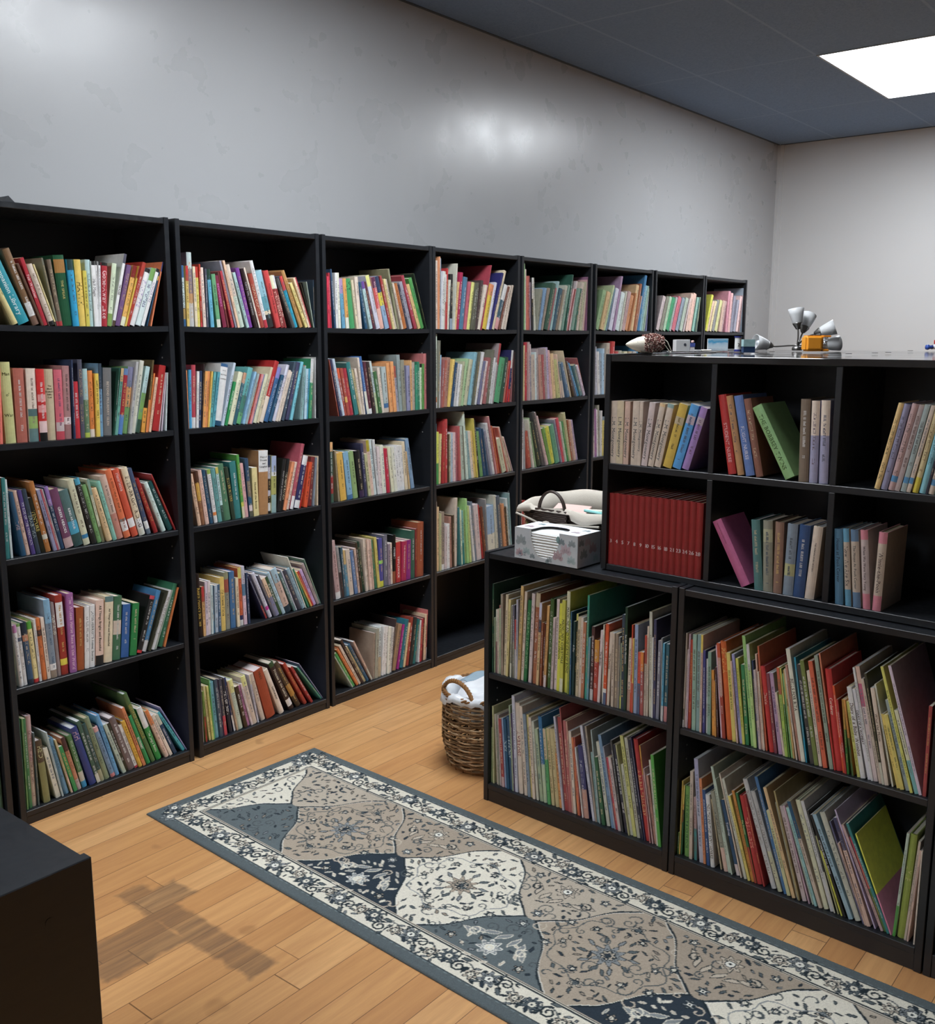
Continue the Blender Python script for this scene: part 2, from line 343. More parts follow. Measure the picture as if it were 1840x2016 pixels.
def book_geo(t,H,d,cols,gain,text,rnd):
    """cover MB, pages MB, lettering MB or None; x thickness, y depth from the spine, z height"""
    hard=t>.0115 and H>.175
    bt=.0022 if hard else .0006; ins=.003 if hard else .0004
    wrap=cols.startswith('B'); cols=cols.lstrip('B')
    plain=cols.endswith('n'); cols=cols.rstrip('n') if plain else cols
    p=cols.split('-'); segs=[];a=0
    for i in range(0,len(p),2):
        e=int(p[i+1])/100 if i+1<len(p) else 1.0
        segs.append((a,e,blin(p[i],gain))); a=e
    main=max(segs,key=lambda q:q[1]-q[0])
    n=5 if t>.010 else 3
    e=min(.22*t,.004)*(1 if hard else .35)
    prof=[(t*k/n,e*(2*k/n-1)**2) for k in range(n+1)]
    cv=MB()
    def ring(z,out=True): return [(0,d,z)]+[(x,y,z) for x,y in prof]+[(t,d,z)]
    for a_,b_,c in segs:
        z1,z0=H*(1-a_),H*(1-b_); r0,r1=ring(z0),ring(z1)
        for k in range(1,len(r0)-2): cv.quad([r0[k],r0[k+1],r1[k+1],r1[k]],c)
    z0,z1=0,H; c=main[2]
    side=tuple(x*.96 for x in c)
    for a_,b_,c2 in (segs if wrap else [(0,1,side)]):
        z1,z0=H*(1-a_),H*(1-b_); cv.quad([(0,d,z0),(0,e,z0),(0,e,z1),(0,d,z1)],c2); cv.quad([(t,e,z0),(t,d,z0),(t,d,z1),(t,e,z1)],c2)
    iy=e+bt
    cv.quad([(bt,iy,0),(bt,d,0),(bt,d,H),(bt,iy,H)],side); cv.quad([(t-bt,d,0),(t-bt,iy,0),(t-bt,iy,H),(t-bt,d,H)],side); cv.quad([(t-bt,iy,0),(bt,iy,0),(bt,iy,H),(t-bt,iy,H)],side)
    for z,cc,fl in ((H,segs[0][2],1),(0,segs[-1][2],-1)):
        L=[(0,d,z),(0,e,z),(bt,iy,z),(bt,d,z)]; Rr=[(t-bt,d,z),(t-bt,iy,z),(t,e,z),(t,d,z)]; S=[(x,y,z) for x,y in prof]+[(t-bt,iy,z),(bt,iy,z)]
        for q in (L,Rr,S): cv.quad(q if fl>0 else q[::-1],cc)
    cv.quad([(0,d,0),(0,d,H),(bt,d,H),(bt,d,0)],side); cv.quad([(t-bt,d,0),(t-bt,d,H),(t,d,H),(t,d,0)],side)
    pg=MB(); tone=rnd.choice(['fed','edc','eee','edb','fee','dca']); pc=lin(tone,.85*gain)
    pg.box(bt,iy+.0003,ins,t-bt,d-ins-.0005,H-ins,pc)
    sy=lambda x: e*(2*x/t-1)**2-.00025
    let=None
    def contrast(c): return lin(rnd.choice(['222','333','532','246']),gain) if lum(c)>.28*gain else lin(rnd.choice(['eee','dca','ddd','db7']),gain)
    if text:
        stack=text.startswith('@'); tt=text[1:] if stack else text; q=tt.split('~'); s_,tc=q[0],lin(q[1],gain)
        a_,b_=[float(v)/100 for v in (q[2] if len(q)>2 and q[2] else '12-88').split('-')]
        let=MB()
        if stack:
            ls=s_.split('/'); hh=(b_-a_)*H/len(ls); mw=max(text_width(l) for l in ls); size=min(hh/1.0,.86*t/mw); z=H*(1-a_)-size*.8
            for l in ls:
                x0=(t-text_width(l)*size)/2
                put_text(let,l,lambda u,v,x0=x0,z=z:(x0+u,sy(x0+u),z+v),size,tc); z-=hh
        else:
            Lh=(b_-a_)*H; tw=text_width(s_); size=min(.78*t/.74,Lh/tw); pad=(Lh-tw*size)/2*.6; x0=t/2-.36*size
            put_text(let,s_,lambda u,v:(x0+v,sy(x0+v),H*(1-a_)-pad-u),size,tc)
    elif not plain and t>.0035:
        # rows of tiny unreadable strokes standing for spine lettering
        tgt=cv
        lh=min(.46*t if t>.009 else .36*t,.0065); x0=t/2-lh/2; z=H*(1-rnd.uniform(.10,.22)); zend=H*rnd.uniform(.10,.3); col=contrast(main[2]); col=tuple(.7*p_+.3*q_ for p_,q_ in zip(col,main[2]))
        gap_at=z-(z-zend)*rnd.uniform(.5,.75)
        while z>zend:
            wl_=rnd.randint(2,7)
            for _ in range(wl_):
                lw=lh*rnd.choice([.42,.55,.62,.7]); 
                if z-lw<zend: break
                kind=rnd.randint(0,3); sw=lh*.24
                za,zb=z,z-lw*.82
                def qd(xa,xb,zt,zb_): tgt.quad([(xa,sy(xa),zb_),(xb,sy(xb),zb_),(xb,sy(xb),zt),(xa,sy(xa),zt)],col)
                if kind==0: qd(x0,x0+lh,za,za-sw); qd(x0,x0+sw,za-sw,zb)
                elif kind==1: qd(x0,x0+lh,za,za-sw); qd(x0,x0+lh,zb+sw,zb)
                elif kind==2: qd(x0,x0+lh*.7,(za+zb)/2+sw/2,(za+zb)/2-sw/2); qd(x0+lh-sw,x0+lh,za,zb)
                else: qd(x0,x0+lh*.72,za,zb)
                z-=lw
            z-=lh*.6
            if z<gap_at and gap_at>0: z-=H*.08; gap_at=-1
    return cv,pg,let
GAIN=dict(A=1,B=1,C=1,D=1,E=1,F=1,G=1,H=1,L=1.18,M=1.18,U=1.05,A4=1.05,A5=1.1,B4=1.05,B5=1.1,C4=1.05,C5=1.1)
DATA=r'''#A1 W 1.483 0.0120 top shelf, first wall bookcase
-532.1 16.1 195 -24.1 139 5 dc8|FOREST~642~|
-514.1 34.0 206 -23.0 150 7 19a|Companion Library~dee~|thick leaning teal book between pale-yellow and brown ones, top shelf, first wall bookcase
-471.8 20.6 220 -19.6 159 6 864-70-eee-88-865||leaning brown-and-white book between teal and brown ones, top shelf, first wall bookcase
-448.3 6.5 182 -20.0 118 3 643n||
-441.1 11.1 196 -17.1 146 5 b23|Fair Weather~ecc~|leaning red book between brown and cream ones, top shelf, first wall bookcase
-424.2 16.4 179 -18.6 133 1 dcb-93-222||leaning cream book between red and pale-yellow ones, top shelf, first wall bookcase
-406.6 3.9 181 -18.1 126 2 ed9-93-333||
-402.2 5.5 195 -10.2 137 4 776-93-a23||
-396.3 12.4 190 -7.1 124 2 765-93-b33||brown book between olive and dark-green ones, top shelf, first wall bookcase
-383.5 33.3 203 -4.1 138 6 153-6-a73-25-153|THE SPEAR~ba6~35-62|thick dark-green-and-brown book between brown and aqua ones, top shelf, first wall bookcase
-349.7 18.9 193 -2.6 140 1 244-16-1ad||aqua book between dark-green and yellow ones, top shelf, first wall bookcase
-330.5 21.0 194 -1.6 142 1 ec5|HAWK~331~30-75|yellow book between aqua and yellow ones, top shelf, first wall bookcase
-309.2 11.5 163 -0.5 116 1 dc4||
-297.4 16.3 196 -0.1 127 6 bdd||aqua book between yellow and white ones, top shelf, first wall bookcase
-280.8 11.4 192 -0.0 128 2 222-6-eee|Half Magic~666~|white book between aqua and white ones, top shelf, first wall bookcase
-269.1 5.4 193 0.9 144 6 222-6-eee||
-263.4 6.7 193 2.7 131 7 222-6-eee||
-256.4 18.9 190 3.9 134 5 222-5-b23|Gone-Away Lake~ecc~|red book between white and pale-green ones, top shelf, first wall bookcase
-237.2 15.0 191 9.1 127 7 dec-80-8a5||pale-green-and-green book between red and white ones, top shelf, first wall bookcase
-221.6 9.1 226 14.4 162 7 556-13-eee-92-543|HOUSE~433~35-75|
-211.9 14.5 192 16.0 143 2 758||leaning purple book between white and orange ones, top shelf, first wall bookcase
-196.5 14.5 192 17.3 131 1 811-20-fb5-85-eec||leaning orange-and-maroon book between purple and yellow ones, top shelf, first wall bookcase
-181.0 4.7 194 18.3 128 0 811-20-ec4||
-175.7 12.8 208 20.3 142 4 b32||leaning red book between yellow and white ones, top shelf, first wall bookcase
-161.7 17.0 189 21.2 123 5 222-7-eee|PINKY PYE~98b~|leaning white book between red and white ones, top shelf, first wall bookcase
-141.5 16.5 190 20.7 130 2 7a5-22-dee|The Moffats~668~|leaning white-and-green book between two white ones, top shelf, first wall bookcase
-122.9 11.0 190 20.5 139 3 222-6-eee|GINGER PYE~98a~|
-102.3 3.0 179 18.0 121 3 257-8-ec5-16-257||
-90.3 3.9 208 15.4 149 0 447-15-f85||
#A2 W 1.149 0.0120 second shelf, first wall bookcase
-612.6 23.2 214 2.4 160 0 f76||
-577.9 30.1 230 -0.5 166 6 cc8|@Man/o'/War~442~|thick pale-yellow book between two red ones, second shelf, first wall bookcase
-544.3 30.7 212 0.6 139 6 b65||thick red book between pale-yellow and cream ones, second shelf, first wall bookcase
-508.3 28.0 211 1.0 145 4 edc-55-577-65-9b6-82-688||thick cream-and-teal book between two red ones, second shelf, first wall bookcase
-478.6 23.5 209 0.6 137 0 d22-35-e99-45-c22-50-e99-60-c22-72-ecc-88-111||red book between cream and beige ones, second shelf, first wall bookcase
-454.7 28.2 208 1.2 139 7 cb9|@The/Black/Stallion's/Sulky/Colt~332~22-42|thick beige book between two red ones, second shelf, first wall bookcase
-423.8 24.9 206 1.0 138 5 d67-75-cbb-88-c45||red book between beige and mauve ones, second shelf, first wall bookcase
-398.3 22.6 217 1.7 161 7 b88-70-edd-80-a77||mauve book between red and navy ones, second shelf, first wall bookcase
-371.5 3.9 234 1.4 161 2 346||
-365.2 15.3 170 0.7 120 5 c23||short red book between two navy ones, second shelf, first wall bookcase
-348.2 14.2 235 1.1 156 5 556||navy book between red and green ones, second shelf, first wall bookcase
-333.1 17.0 207 0.9 151 6 acc-45-686-93-bc4||green-and-aqua book between navy and orange ones, second shelf, first wall bookcase
-315.2 16.4 201 0.8 132 7 e83-88-edc||orange book between green and yellow ones, second shelf, first wall bookcase
-297.2 11.3 192 1.8 126 2 ec4||
-285.6 11.3 222 2.2 158 6 345-35-7ac||blue-and-navy book between yellow and grey ones, second shelf, first wall bookcase
-271.6 28.5 208 3.2 142 6 777|BEYOND MULBERRY GLEN~cba~20-85|thick grey book between blue and dark-green ones, second shelf, first wall bookcase
-241.1 3.7 208 8.9 147 2 254||
-237.1 9.8 208 9.8 142 1 ca7-20-6a9||
-225.8 15.6 206 9.6 136 1 68b-10-a23-70-58c||red-and-blue book between teal and green ones, second shelf, first wall bookcase
-209.6 20.3 210 10.2 151 7 88a-30-ea6-60-7a6||green-and-slate-blue book between red and light-grey ones, second shelf, first wall bookcase
-187.9 9.0 227 10.0 152 0 bbb||
-178.4 15.1 231 11.8 171 4 ddc||leaning white book between light-grey and aqua ones, second shelf, first wall bookcase
-162.7 14.6 213 13.9 147 2 bdd-40-7a5-80-354||leaning aqua-and-green book between white and orange ones, second shelf, first wall bookcase
-141.4 14.2 78 9.9 95 6 fa3||
-126.4 6.1 231 9.7 161 3 653-55-e84||
-120.0 5.0 189 11.1 123 6 f83||
-114.6 8.0 176 12.0 114 3 fca||
-101.9 24.0 212 10.7 155 1 b22||red book between beige and white ones, second shelf, first wall bookcase
-75.7 3.1 189 10.2 137 7 edd||
-66.1 3.2 188 8.4 134 6 ede||
-52.4 4.0 187 5.3 123 3 dee||
#A3 W 0.817 0.0120 middle shelf, first wall bookcase
-613.0 4.3 235 1.2 157 6 a75||
-606.7 11.0 236 0.8 161 3 388||teal book between brown and white ones, middle shelf, first wall bookcase
-591.3 6.6 230 -0.2 171 6 dee||
-558.8 13.5 192 -7.9 144 3 257|THE~caa~40-70|blue book between white and cream ones, middle shelf, first wall bookcase
-544.4 12.4 195 -8.0 136 5 dba||cream book between blue and purple ones, middle shelf, first wall bookcase
-529.1 11.9 195 -8.7 136 2 548|MY SIDE OF THE MOUNTAIN~ddd~18-85|purple book between cream and navy ones, middle shelf, first wall bookcase
-515.1 13.2 197 -9.2 136 1 345|TERABITHIA~abb~35-75|navy book between purple and black ones, middle shelf, first wall bookcase
-498.0 13.6 170 -10.4 116 7 221|VENTURE~cb6~|black book between navy and brown ones, middle shelf, first wall bookcase
-483.8 15.5 217 -10.1 161 4 b73-75-ddc-82-b73||brown book between black and sky-blue ones, middle shelf, first wall bookcase
-460.0 9.1 193 -12.4 135 2 99b||
-450.4 5.6 194 -12.2 127 2 b56||
-443.3 5.4 193 -12.6 141 6 bbb||
-437.5 12.8 197 -11.3 135 6 97b-30-246||navy-and-lilac book between light-grey and purple ones, middle shelf, first wall bookcase
-421.3 27.3 187 -12.2 136 5 746-83-caa|GREEK HEROES~eee~30-75|leaning purple-and-mauve book between navy and teal ones, middle shelf, first wall bookcase
-391.7 29.3 180 -12.6 129 5 577-55-4ac-78-355|KING ARTHUR~eee~32-70|thick leaning teal-and-aqua book between purple and cream ones, middle shelf, first wall bookcase
-360.0 20.7 210 -11.4 144 5 ddb-84-38b-90-ddb||cream book between teal and black ones, middle shelf, first wall bookcase
-334.6 16.7 212 -12.4 144 3 4ac-9-222||leaning black book between cream and green ones, middle shelf, first wall bookcase
-315.8 15.2 189 -12.6 137 5 7a6||leaning green book between black and cream ones, middle shelf, first wall bookcase
-298.5 7.9 206 -11.3 140 7 8a9-25-ddb-75-775||
-281.1 17.0 176 -14.2 126 4 ec9||leaning peach book between cream and pale-green ones, middle shelf, first wall bookcase
-261.8 13.5 196 -13.6 128 4 8cb||leaning pale-green book between peach and cream ones, middle shelf, first wall bookcase
-247.6 22.7 212 -12.9 143 5 dba-60-c87||leaning cream-and-rose book between pale-green and orange ones, middle shelf, first wall bookcase
-219.0 21.8 229 -14.1 159 6 e74-72-888-76-eee-90-e74||leaning orange book between cream and red ones, middle shelf, first wall bookcase
-191.8 22.0 228 -14.5 163 6 d53-73-eee-86-d53|Henrietta~ecc~5-32|leaning red book between orange and cream ones, middle shelf, first wall bookcase
-166.0 21.1 229 -13.3 157 5 edb-75-eee-90-ddc|EVER-BRIGHT RIDING~543~|leaning cream book between red and blue ones, middle shelf, first wall bookcase
-138.1 14.9 226 -14.8 163 6 457-80-eee-92-678||leaning blue book between cream and red ones, middle shelf, first wall bookcase
-110.6 13.8 193 -18.2 132 6 a22||leaning red book between blue and white ones, middle shelf, first wall bookcase
-81.1 13.7 178 -19.6 132 5 dfe||
-56.0 18.0 181 -22.7 136 7 155||leaning teal book between white and red ones, middle shelf, first wall bookcase
-35.0 3.7 210 -22.4 147 4 b33||
#A4 W 0.428 0.0120 fourth shelf, first wall bookcase
-612.4 7.4 236 -0.1 158 6 cdc-50-cc7-82-864||
-596.0 12.2 189 -2.8 141 3 c8b-12-eee||white book between two white ones, fourth shelf, first wall bookcase
-583.5 12.9 190 -2.8 137 5 8b6-4-eee-22-568-28-eee||white book between white and blue ones, fourth shelf, first wall bookcase
-568.7 16.4 192 -3.3 139 1 234-20-c86-30-357-92-234||blue-and-navy book between white and pale-yellow ones, fourth shelf, first wall bookcase
-551.2 16.6 190 -3.5 139 4 5a3-12-ed9-94-d33||pale-yellow book between blue and white ones, fourth shelf, first wall bookcase
-534.3 6.5 194 -2.0 139 3 ddd||
-524.0 15.2 193 -3.1 137 5 d73-18-433-28-d73||orange book between white and cream ones, fourth shelf, first wall bookcase
-508.4 10.1 194 -2.7 138 5 edc||
-497.9 19.7 246 -1.9 163 1 8bd-30-89a-82-eee-90-987||slate-blue-and-blue book between cream and grey ones, fourth shelf, first wall bookcase
-476.5 12.3 232 -2.0 161 5 988|MUSTANG~eed~15-45|grey book between slate-blue and red ones, fourth shelf, first wall bookcase
-462.3 22.8 251 -1.1 170 5 a32-9-eee-40-a32-80-ed3-88-a32||red-and-white book between grey and lilac ones, fourth shelf, first wall bookcase
-435.4 21.1 250 0.8 177 0 a6a|The Wildest Horse Race in the World~ecd~4-96|lilac book between red and brown ones, fourth shelf, first wall bookcase
-412.6 24.0 199 2.8 139 2 a52||brown book between lilac and white ones, fourth shelf, first wall bookcase
-387.5 15.3 197 3.7 129 1 eee||white book between brown and white ones, fourth shelf, first wall bookcase
-371.2 17.5 198 4.0 135 1 eee|JAMES HERRIOT'S Animal Stories~566~10-90|white book between white and cream ones, fourth shelf, first wall bookcase
-350.9 26.5 208 4.1 139 0 ecb-85-222|All Things Bright and Beautiful~332~8-78|cream book between white and cream ones, fourth shelf, first wall bookcase
-321.8 29.4 212 5.3 147 3 688-8-edb|All Things Wise and Wonderful~332~18-75|thick cream book between cream and green ones, fourth shelf, first wall bookcase
-290.4 27.3 207 5.6 147 4 475-38-dcb-60-475||green book between cream and blue ones, fourth shelf, first wall bookcase
-260.1 27.6 174 6.1 116 6 36a||blue book between two green ones, fourth shelf, first wall bookcase
-228.6 23.1 172 7.3 110 3 284||green book between blue and black ones, fourth shelf, first wall bookcase
-204.2 18.8 190 18.8 128 3 c45-6-222-95-d33||leaning black book between green and blue ones, fourth shelf, first wall bookcase
-184.0 16.6 205 19.6 136 6 48b-82-ddd||leaning blue-and-white book between black and olive ones, fourth shelf, first wall bookcase
-159.4 4.4 205 23.1 141 0 443||
-152.5 14.1 203 22.6 144 1 ddd||leaning white book between olive and light-grey ones, fourth shelf, first wall bookcase
-136.2 3.6 202 22.4 142 2 aba||
-120.1 16.4 215 19.3 152 7 375||leaning green book between light-grey and orange ones, fourth shelf, first wall bookcase
-99.5 3.8 202 18.5 148 3 f84||
#A5 W 0.043 0.0120 bottom shelf, first wall bookcase
-613.0 7.6 287 0.0 207 4 597||thin green book against the side panel by a green one, bottom shelf, first wall bookcase
-605.1 4.4 287 0.8 198 1 7a6||
-595.9 8.9 285 -0.1 202 4 485||thin green book between green and mauve ones, bottom shelf, first wall bookcase
-586.7 16.3 288 0.3 211 7 caa-50-cba||mauve-and-beige book between green and teal ones, bottom shelf, first wall bookcase
-568.7 3.9 233 -0.0 166 2 566||
-549.9 20.5 204 -4.1 151 0 543-35-885|HEIDI~cc9~8-30|olive-and-brown book between teal and white ones, bottom shelf, first wall bookcase
-509.0 14.3 174 -10.7 114 4 ddc||short white book between olive and light-grey ones, bottom shelf, first wall bookcase
-491.7 4.6 225 -10.0 160 1 bcc||
-480.6 15.4 199 -11.8 142 6 69b||leaning blue book between light-grey and pale-yellow ones, bottom shelf, first wall bookcase
-460.2 4.9 193 -12.8 133 3 cb8-60-dba||
-450.7 11.1 166 -14.2 111 2 395||
-439.0 13.9 190 -13.3 143 3 533-25-c86-80-baa||leaning orange-and-maroon book between two green ones, bottom shelf, first wall bookcase
-420.3 16.5 189 -12.2 142 6 585-70-ccb-88-39c||leaning green-and-light-grey book between orange and blue ones, bottom shelf, first wall bookcase
-395.0 22.0 212 -14.6 150 2 348|HH~cab~5-22|leaning blue book between green and dark-green ones, bottom shelf, first wall bookcase
-371.2 11.5 230 -14.2 170 3 465-86-ddc||leaning dark-green book between blue and teal ones, bottom shelf, first wall bookcase
-359.0 13.3 214 -14.1 148 2 355-80-aa8||leaning teal-and-olive book between dark-green and green ones, bottom shelf, first wall bookcase
-343.4 17.2 232 -14.5 172 3 897||leaning green book between teal and blue ones, bottom shelf, first wall bookcase
-320.9 15.3 192 -15.8 130 3 daa-9-79b-93-d88||short leaning blue book between green and blue ones, bottom shelf, first wall bookcase
-303.8 12.7 229 -14.6 152 4 6ad||tall leaning blue book between blue and light-grey ones, bottom shelf, first wall bookcase
-279.0 11.5 194 -17.9 134 2 bcb||
-266.6 9.3 192 -17.3 140 6 332||
-256.5 21.7 205 -16.8 134 4 766||leaning mauve book between black and white ones, bottom shelf, first wall bookcase
-232.3 11.2 170 -16.9 115 7 eee-95-c34||
-218.5 13.0 183 -17.5 134 2 eb3||
-204.6 10.2 231 -17.0 157 1 d85||
-189.4 13.8 193 -18.2 145 2 295|summer~eee~40-75|
-170.4 14.6 279 -19.1 198 3 574|GEORGE GORGEOUS~ba5~15-65|tall leaning green book between two green ones, bottom shelf, first wall bookcase
-150.1 19.5 211 -18.2 150 4 eee-38-294|The Jungle Book~ded~45-85|leaning green-and-white book between green and cream ones, bottom shelf, first wall bookcase
-117.2 13.2 197 -20.8 143 1 e84-30-ecb||
-100.5 11.0 175 -21.5 128 2 edc||
-83.8 12.4 172 -22.9 121 2 ccb-25-246|Outdoor Wonders~dde~35-75|
-47.7 9.7 189 -29.4 128 4 4bc||
-35.0 3.5 206 -27.8 143 3 99c||
#B1 W 1.483 0.0120 top shelf, second wall bookcase
34.4 13.6 194 0.1 140 4 369-20-cdd-70-b95-88-369|CASTLE CORNER~333~27-72|
49.0 9.9 194 1.2 127 2 c33-25-ec6||
63.4 18.9 238 -0.0 166 6 cdd-22-878-55-c96-68-ccc||tall grey-and-light-grey book between yellow and cream ones, top shelf, second wall bookcase
83.5 9.2 194 -0.3 143 4 edb||
93.0 11.8 194 -0.1 126 5 c32-18-ed6||
105.1 5.6 203 0.4 140 4 b31-93-d45||
116.3 12.2 193 -1.2 139 4 fdc||
130.2 6.7 190 0.3 132 6 556||
146.4 13.7 189 -2.5 130 3 243-18-6bd||
169.3 15.2 175 -5.4 129 1 6a7-85-ddc||
196.4 16.0 172 -9.2 116 6 824|INDEPENDENCE~d7b~15-60|
215.5 6.7 185 -10.1 121 6 733|WORTH~dc8~50-70|
231.7 9.7 191 -12.8 138 3 b34||
247.6 7.3 227 -14.5 154 5 99a||
255.5 8.0 227 -13.7 167 1 fca||
267.5 20.1 214 -14.6 149 4 dcb-50-cdc||leaning cream-and-white book between beige and aqua ones, top shelf, second wall bookcase
295.1 10.7 191 -16.1 134 2 acc||
307.4 15.3 205 -13.9 137 4 84a||
328.5 13.0 204 -14.7 149 0 322|Carry On, Mr. Bowditch~bbb~22-78|
351.5 6.6 211 -16.3 142 6 edc||
358.7 18.0 188 -14.3 137 5 a43|INDIAN CAPTIVE~edb~18-78|leaning red book between cream and white ones, top shelf, second wall bookcase
378.5 14.7 234 -14.6 154 5 eee-88-c34||tall leaning white book between red and aqua ones, top shelf, second wall bookcase
394.8 27.7 200 -14.1 150 7 9cd-45-6ab-70-edb-77-333||leaning aqua book between white and red ones, top shelf, second wall bookcase
427.7 21.2 201 -14.9 145 0 d44|FOLLOW YOUR NOSE~522~22-75|leaning red book between aqua and maroon ones, top shelf, second wall bookcase
450.7 16.1 186 -15.1 137 2 eec-25-933|STRAWBERRY GIRL~ecb~30-96|
470.6 8.3 189 -15.9 135 7 eee-25-933|STRAWBERRY GIRL~ecb~30-96|
502.7 13.8 184 -22.9 133 1 555||
518.0 14.4 190 -20.5 129 6 d44-27-1ac||
541.1 15.1 213 -22.4 142 4 c95||
564.5 11.1 171 -24.5 118 1 ed8||
577.0 9.3 187 -21.2 134 0 fdb||
587.3 7.8 189 -21.2 125 3 b34||
596.0 3.0 166 -18.6 108 0 332||
599.5 3.1 167 -15.5 119 5 111||
603.0 3.1 167 -10.6 125 1 aba||
606.5 4.0 173 0.0 120 2 345||
#B2 W 1.149 0.0120 second shelf, second wall bookcase
31.7 7.3 192 0.5 137 3 f95||
39.3 11.9 193 2.3 144 3 4ad||
51.6 16.0 209 3.0 137 5 c45-83-eee||red-and-white book between aqua and white ones, second shelf, second wall bookcase
68.5 9.0 188 4.0 125 4 eee||
77.8 10.6 189 4.7 133 6 346||
88.8 4.4 211 5.3 149 4 322||
93.5 10.6 188 6.4 127 4 fa5||
104.4 8.5 188 6.4 126 5 f95||
113.3 6.0 188 7.5 132 1 fc5||
119.6 9.7 186 9.0 125 3 6bb||
129.8 10.7 186 10.2 135 1 5ab||
141.0 29.1 212 11.4 152 5 369-5-eee-92-257|@RUTH/HEYWARD/LONDON~555~10-30|thick white book between aqua and sky-blue ones, second shelf, second wall bookcase
172.2 9.4 221 16.2 146 5 cde||
184.0 10.0 154 16.9 100 1 295||
197.7 19.5 187 17.2 133 2 eec||leaning cream book between green and teal ones, second shelf, second wall bookcase
219.2 14.0 185 17.5 137 3 c97-20-367||
234.1 20.7 203 18.5 139 6 6bb-50-487-80-6b7||leaning aqua-and-teal book between teal and blue ones, second shelf, second wall bookcase
262.7 8.3 190 19.0 124 5 9ce||
271.8 7.9 184 20.0 120 1 abb||
281.4 8.7 183 19.7 137 5 a33||
290.9 6.8 182 20.1 122 1 e99||
298.5 7.1 181 20.6 136 5 99b||
307.1 13.6 181 20.4 133 1 ddb||
322.0 10.1 207 20.6 147 2 dca||
333.1 19.0 228 21.2 155 2 b22-58-edc|ADELE FOUR QUEENS~ecc~25-56|leaning red-and-cream book between cream and blue ones, second shelf, second wall bookcase
355.9 18.2 203 20.7 144 2 88c-20-369|MR. MACMILLAN EAST~bcd~30-85|leaning blue-and-sky-blue book between red and blue ones, second shelf, second wall bookcase
377.1 14.0 176 22.0 121 1 257||
396.7 13.4 213 20.7 155 5 dde||
411.8 8.4 194 20.9 142 3 edc||
423.7 7.8 187 20.2 138 4 edc||
440.1 12.2 220 18.0 156 4 456||
457.7 15.9 217 16.9 157 3 446||
476.9 11.9 218 16.3 144 0 7cd||
522.6 8.5 200 7.2 134 0 b64-2-8aa||
533.2 7.2 198 6.7 147 3 9cc||
545.7 11.9 185 5.2 134 0 bde||
558.0 9.3 186 6.1 130 6 4ac||
571.4 15.4 221 4.9 157 3 ddd-40-396||
599.4 4.0 226 1.8 158 1 ccc-85-eee||
#B3 W 0.817 0.0120 middle shelf, second wall bookcase
56.1 14.1 180 -8.3 119 1 fca||
72.5 13.9 188 -6.9 129 3 532-22-eb4-55-964||
87.8 15.3 189 -7.0 140 1 fcb||
107.0 12.2 189 -7.7 127 2 257||
124.8 14.2 188 -6.9 125 2 9b4-8-eee-80-e83-86-eee||
142.7 16.3 187 -7.0 126 3 6aa||
159.8 10.8 192 -6.1 125 6 dc5-12-cee-70-354||
174.0 25.8 200 -7.0 138 7 586||green book between aqua and dark-green ones, middle shelf, second wall bookcase
204.1 14.7 188 -7.9 136 5 343|SILVER RIVERS~db6~20-65|
219.2 27.1 204 -4.8 142 7 388||teal book between dark-green and green ones, middle shelf, second wall bookcase
248.2 10.7 227 -4.6 151 5 5a4-75-ee5-82-edb||
260.2 15.8 194 -4.9 132 5 fbb||
279.2 14.6 210 -4.0 151 1 357-38-876-65-368-80-edd-90-665||
294.9 22.8 175 -0.8 117 0 ed9|Home of the Brave~542~30-85|short pale-yellow book between blue and brown ones, middle shelf, second wall bookcase
320.2 42.1 231 1.9 156 1 eee-33-b85|@Days of/Dreams/and/Laughter~333~8-28|thick brown-and-white book between pale-yellow and navy ones, middle shelf, second wall bookcase
365.2 13.1 210 2.1 145 7 346-20-ccd-40-222-60-ccd-70-222-82-eee-96-222||
378.5 22.6 207 2.4 142 2 abd-28-eee-35-bb6-68-9bb||yellow-and-aqua book between navy and black ones, middle shelf, second wall bookcase
402.9 15.9 193 11.2 135 2 222|MARY EMMA & COMPANY~bbb~22-80|
419.8 12.7 194 12.7 140 5 222|THE HOME RANCH~edb~25-78|
433.2 14.4 182 15.7 120 2 f96||
448.4 15.8 180 15.7 129 7 fdc||
466.0 15.4 247 15.5 176 3 b56-80-eee||
483.4 24.9 199 15.2 149 0 eee-18-336-85-eee||leaning navy-and-white book between two red ones, middle shelf, second wall bookcase
510.0 8.7 173 15.0 112 5 c21||
531.9 15.4 171 11.0 118 0 e52||
559.1 19.5 186 7.3 131 7 833||
580.7 3.4 184 6.8 129 2 9ab||
598.5 4.0 188 2.4 123 0 fdb||
#B4 W 0.428 0.0120 fourth shelf, second wall bookcase
28.5 8.3 176 0.0 131 3 ec5-25-eee||
40.8 14.2 224 -1.2 165 0 211|Robin Hood's Stallion~ec6~18-90|tall black book between white and orange ones, fourth shelf, second wall bookcase
57.3 10.0 176 -0.5 118 0 c33-30-fb7||
67.5 10.0 191 0.9 132 0 dcd||
77.9 11.0 191 2.0 129 3 edd||
90.8 7.4 176 1.4 119 0 cdd||
102.8 6.4 172 0.0 111 7 58a||
109.5 12.4 169 1.2 112 4 bcd||
125.1 10.3 170 0.2 117 4 468||
136.4 18.8 192 0.0 126 2 fc6|My Friend Flicka~653~22-72|orange book between blue and grey ones, fourth shelf, second wall bookcase
157.4 18.9 207 -0.3 137 4 997-12-a54-35-998||grey-and-red book between orange and blue ones, fourth shelf, second wall bookcase
178.6 22.4 205 0.1 152 4 47a||blue book between grey and cream ones, fourth shelf, second wall bookcase
205.0 11.3 179 -0.4 132 2 fdb||
219.3 14.8 212 -0.7 139 4 dc6-18-d63-82-336-90-ddd||
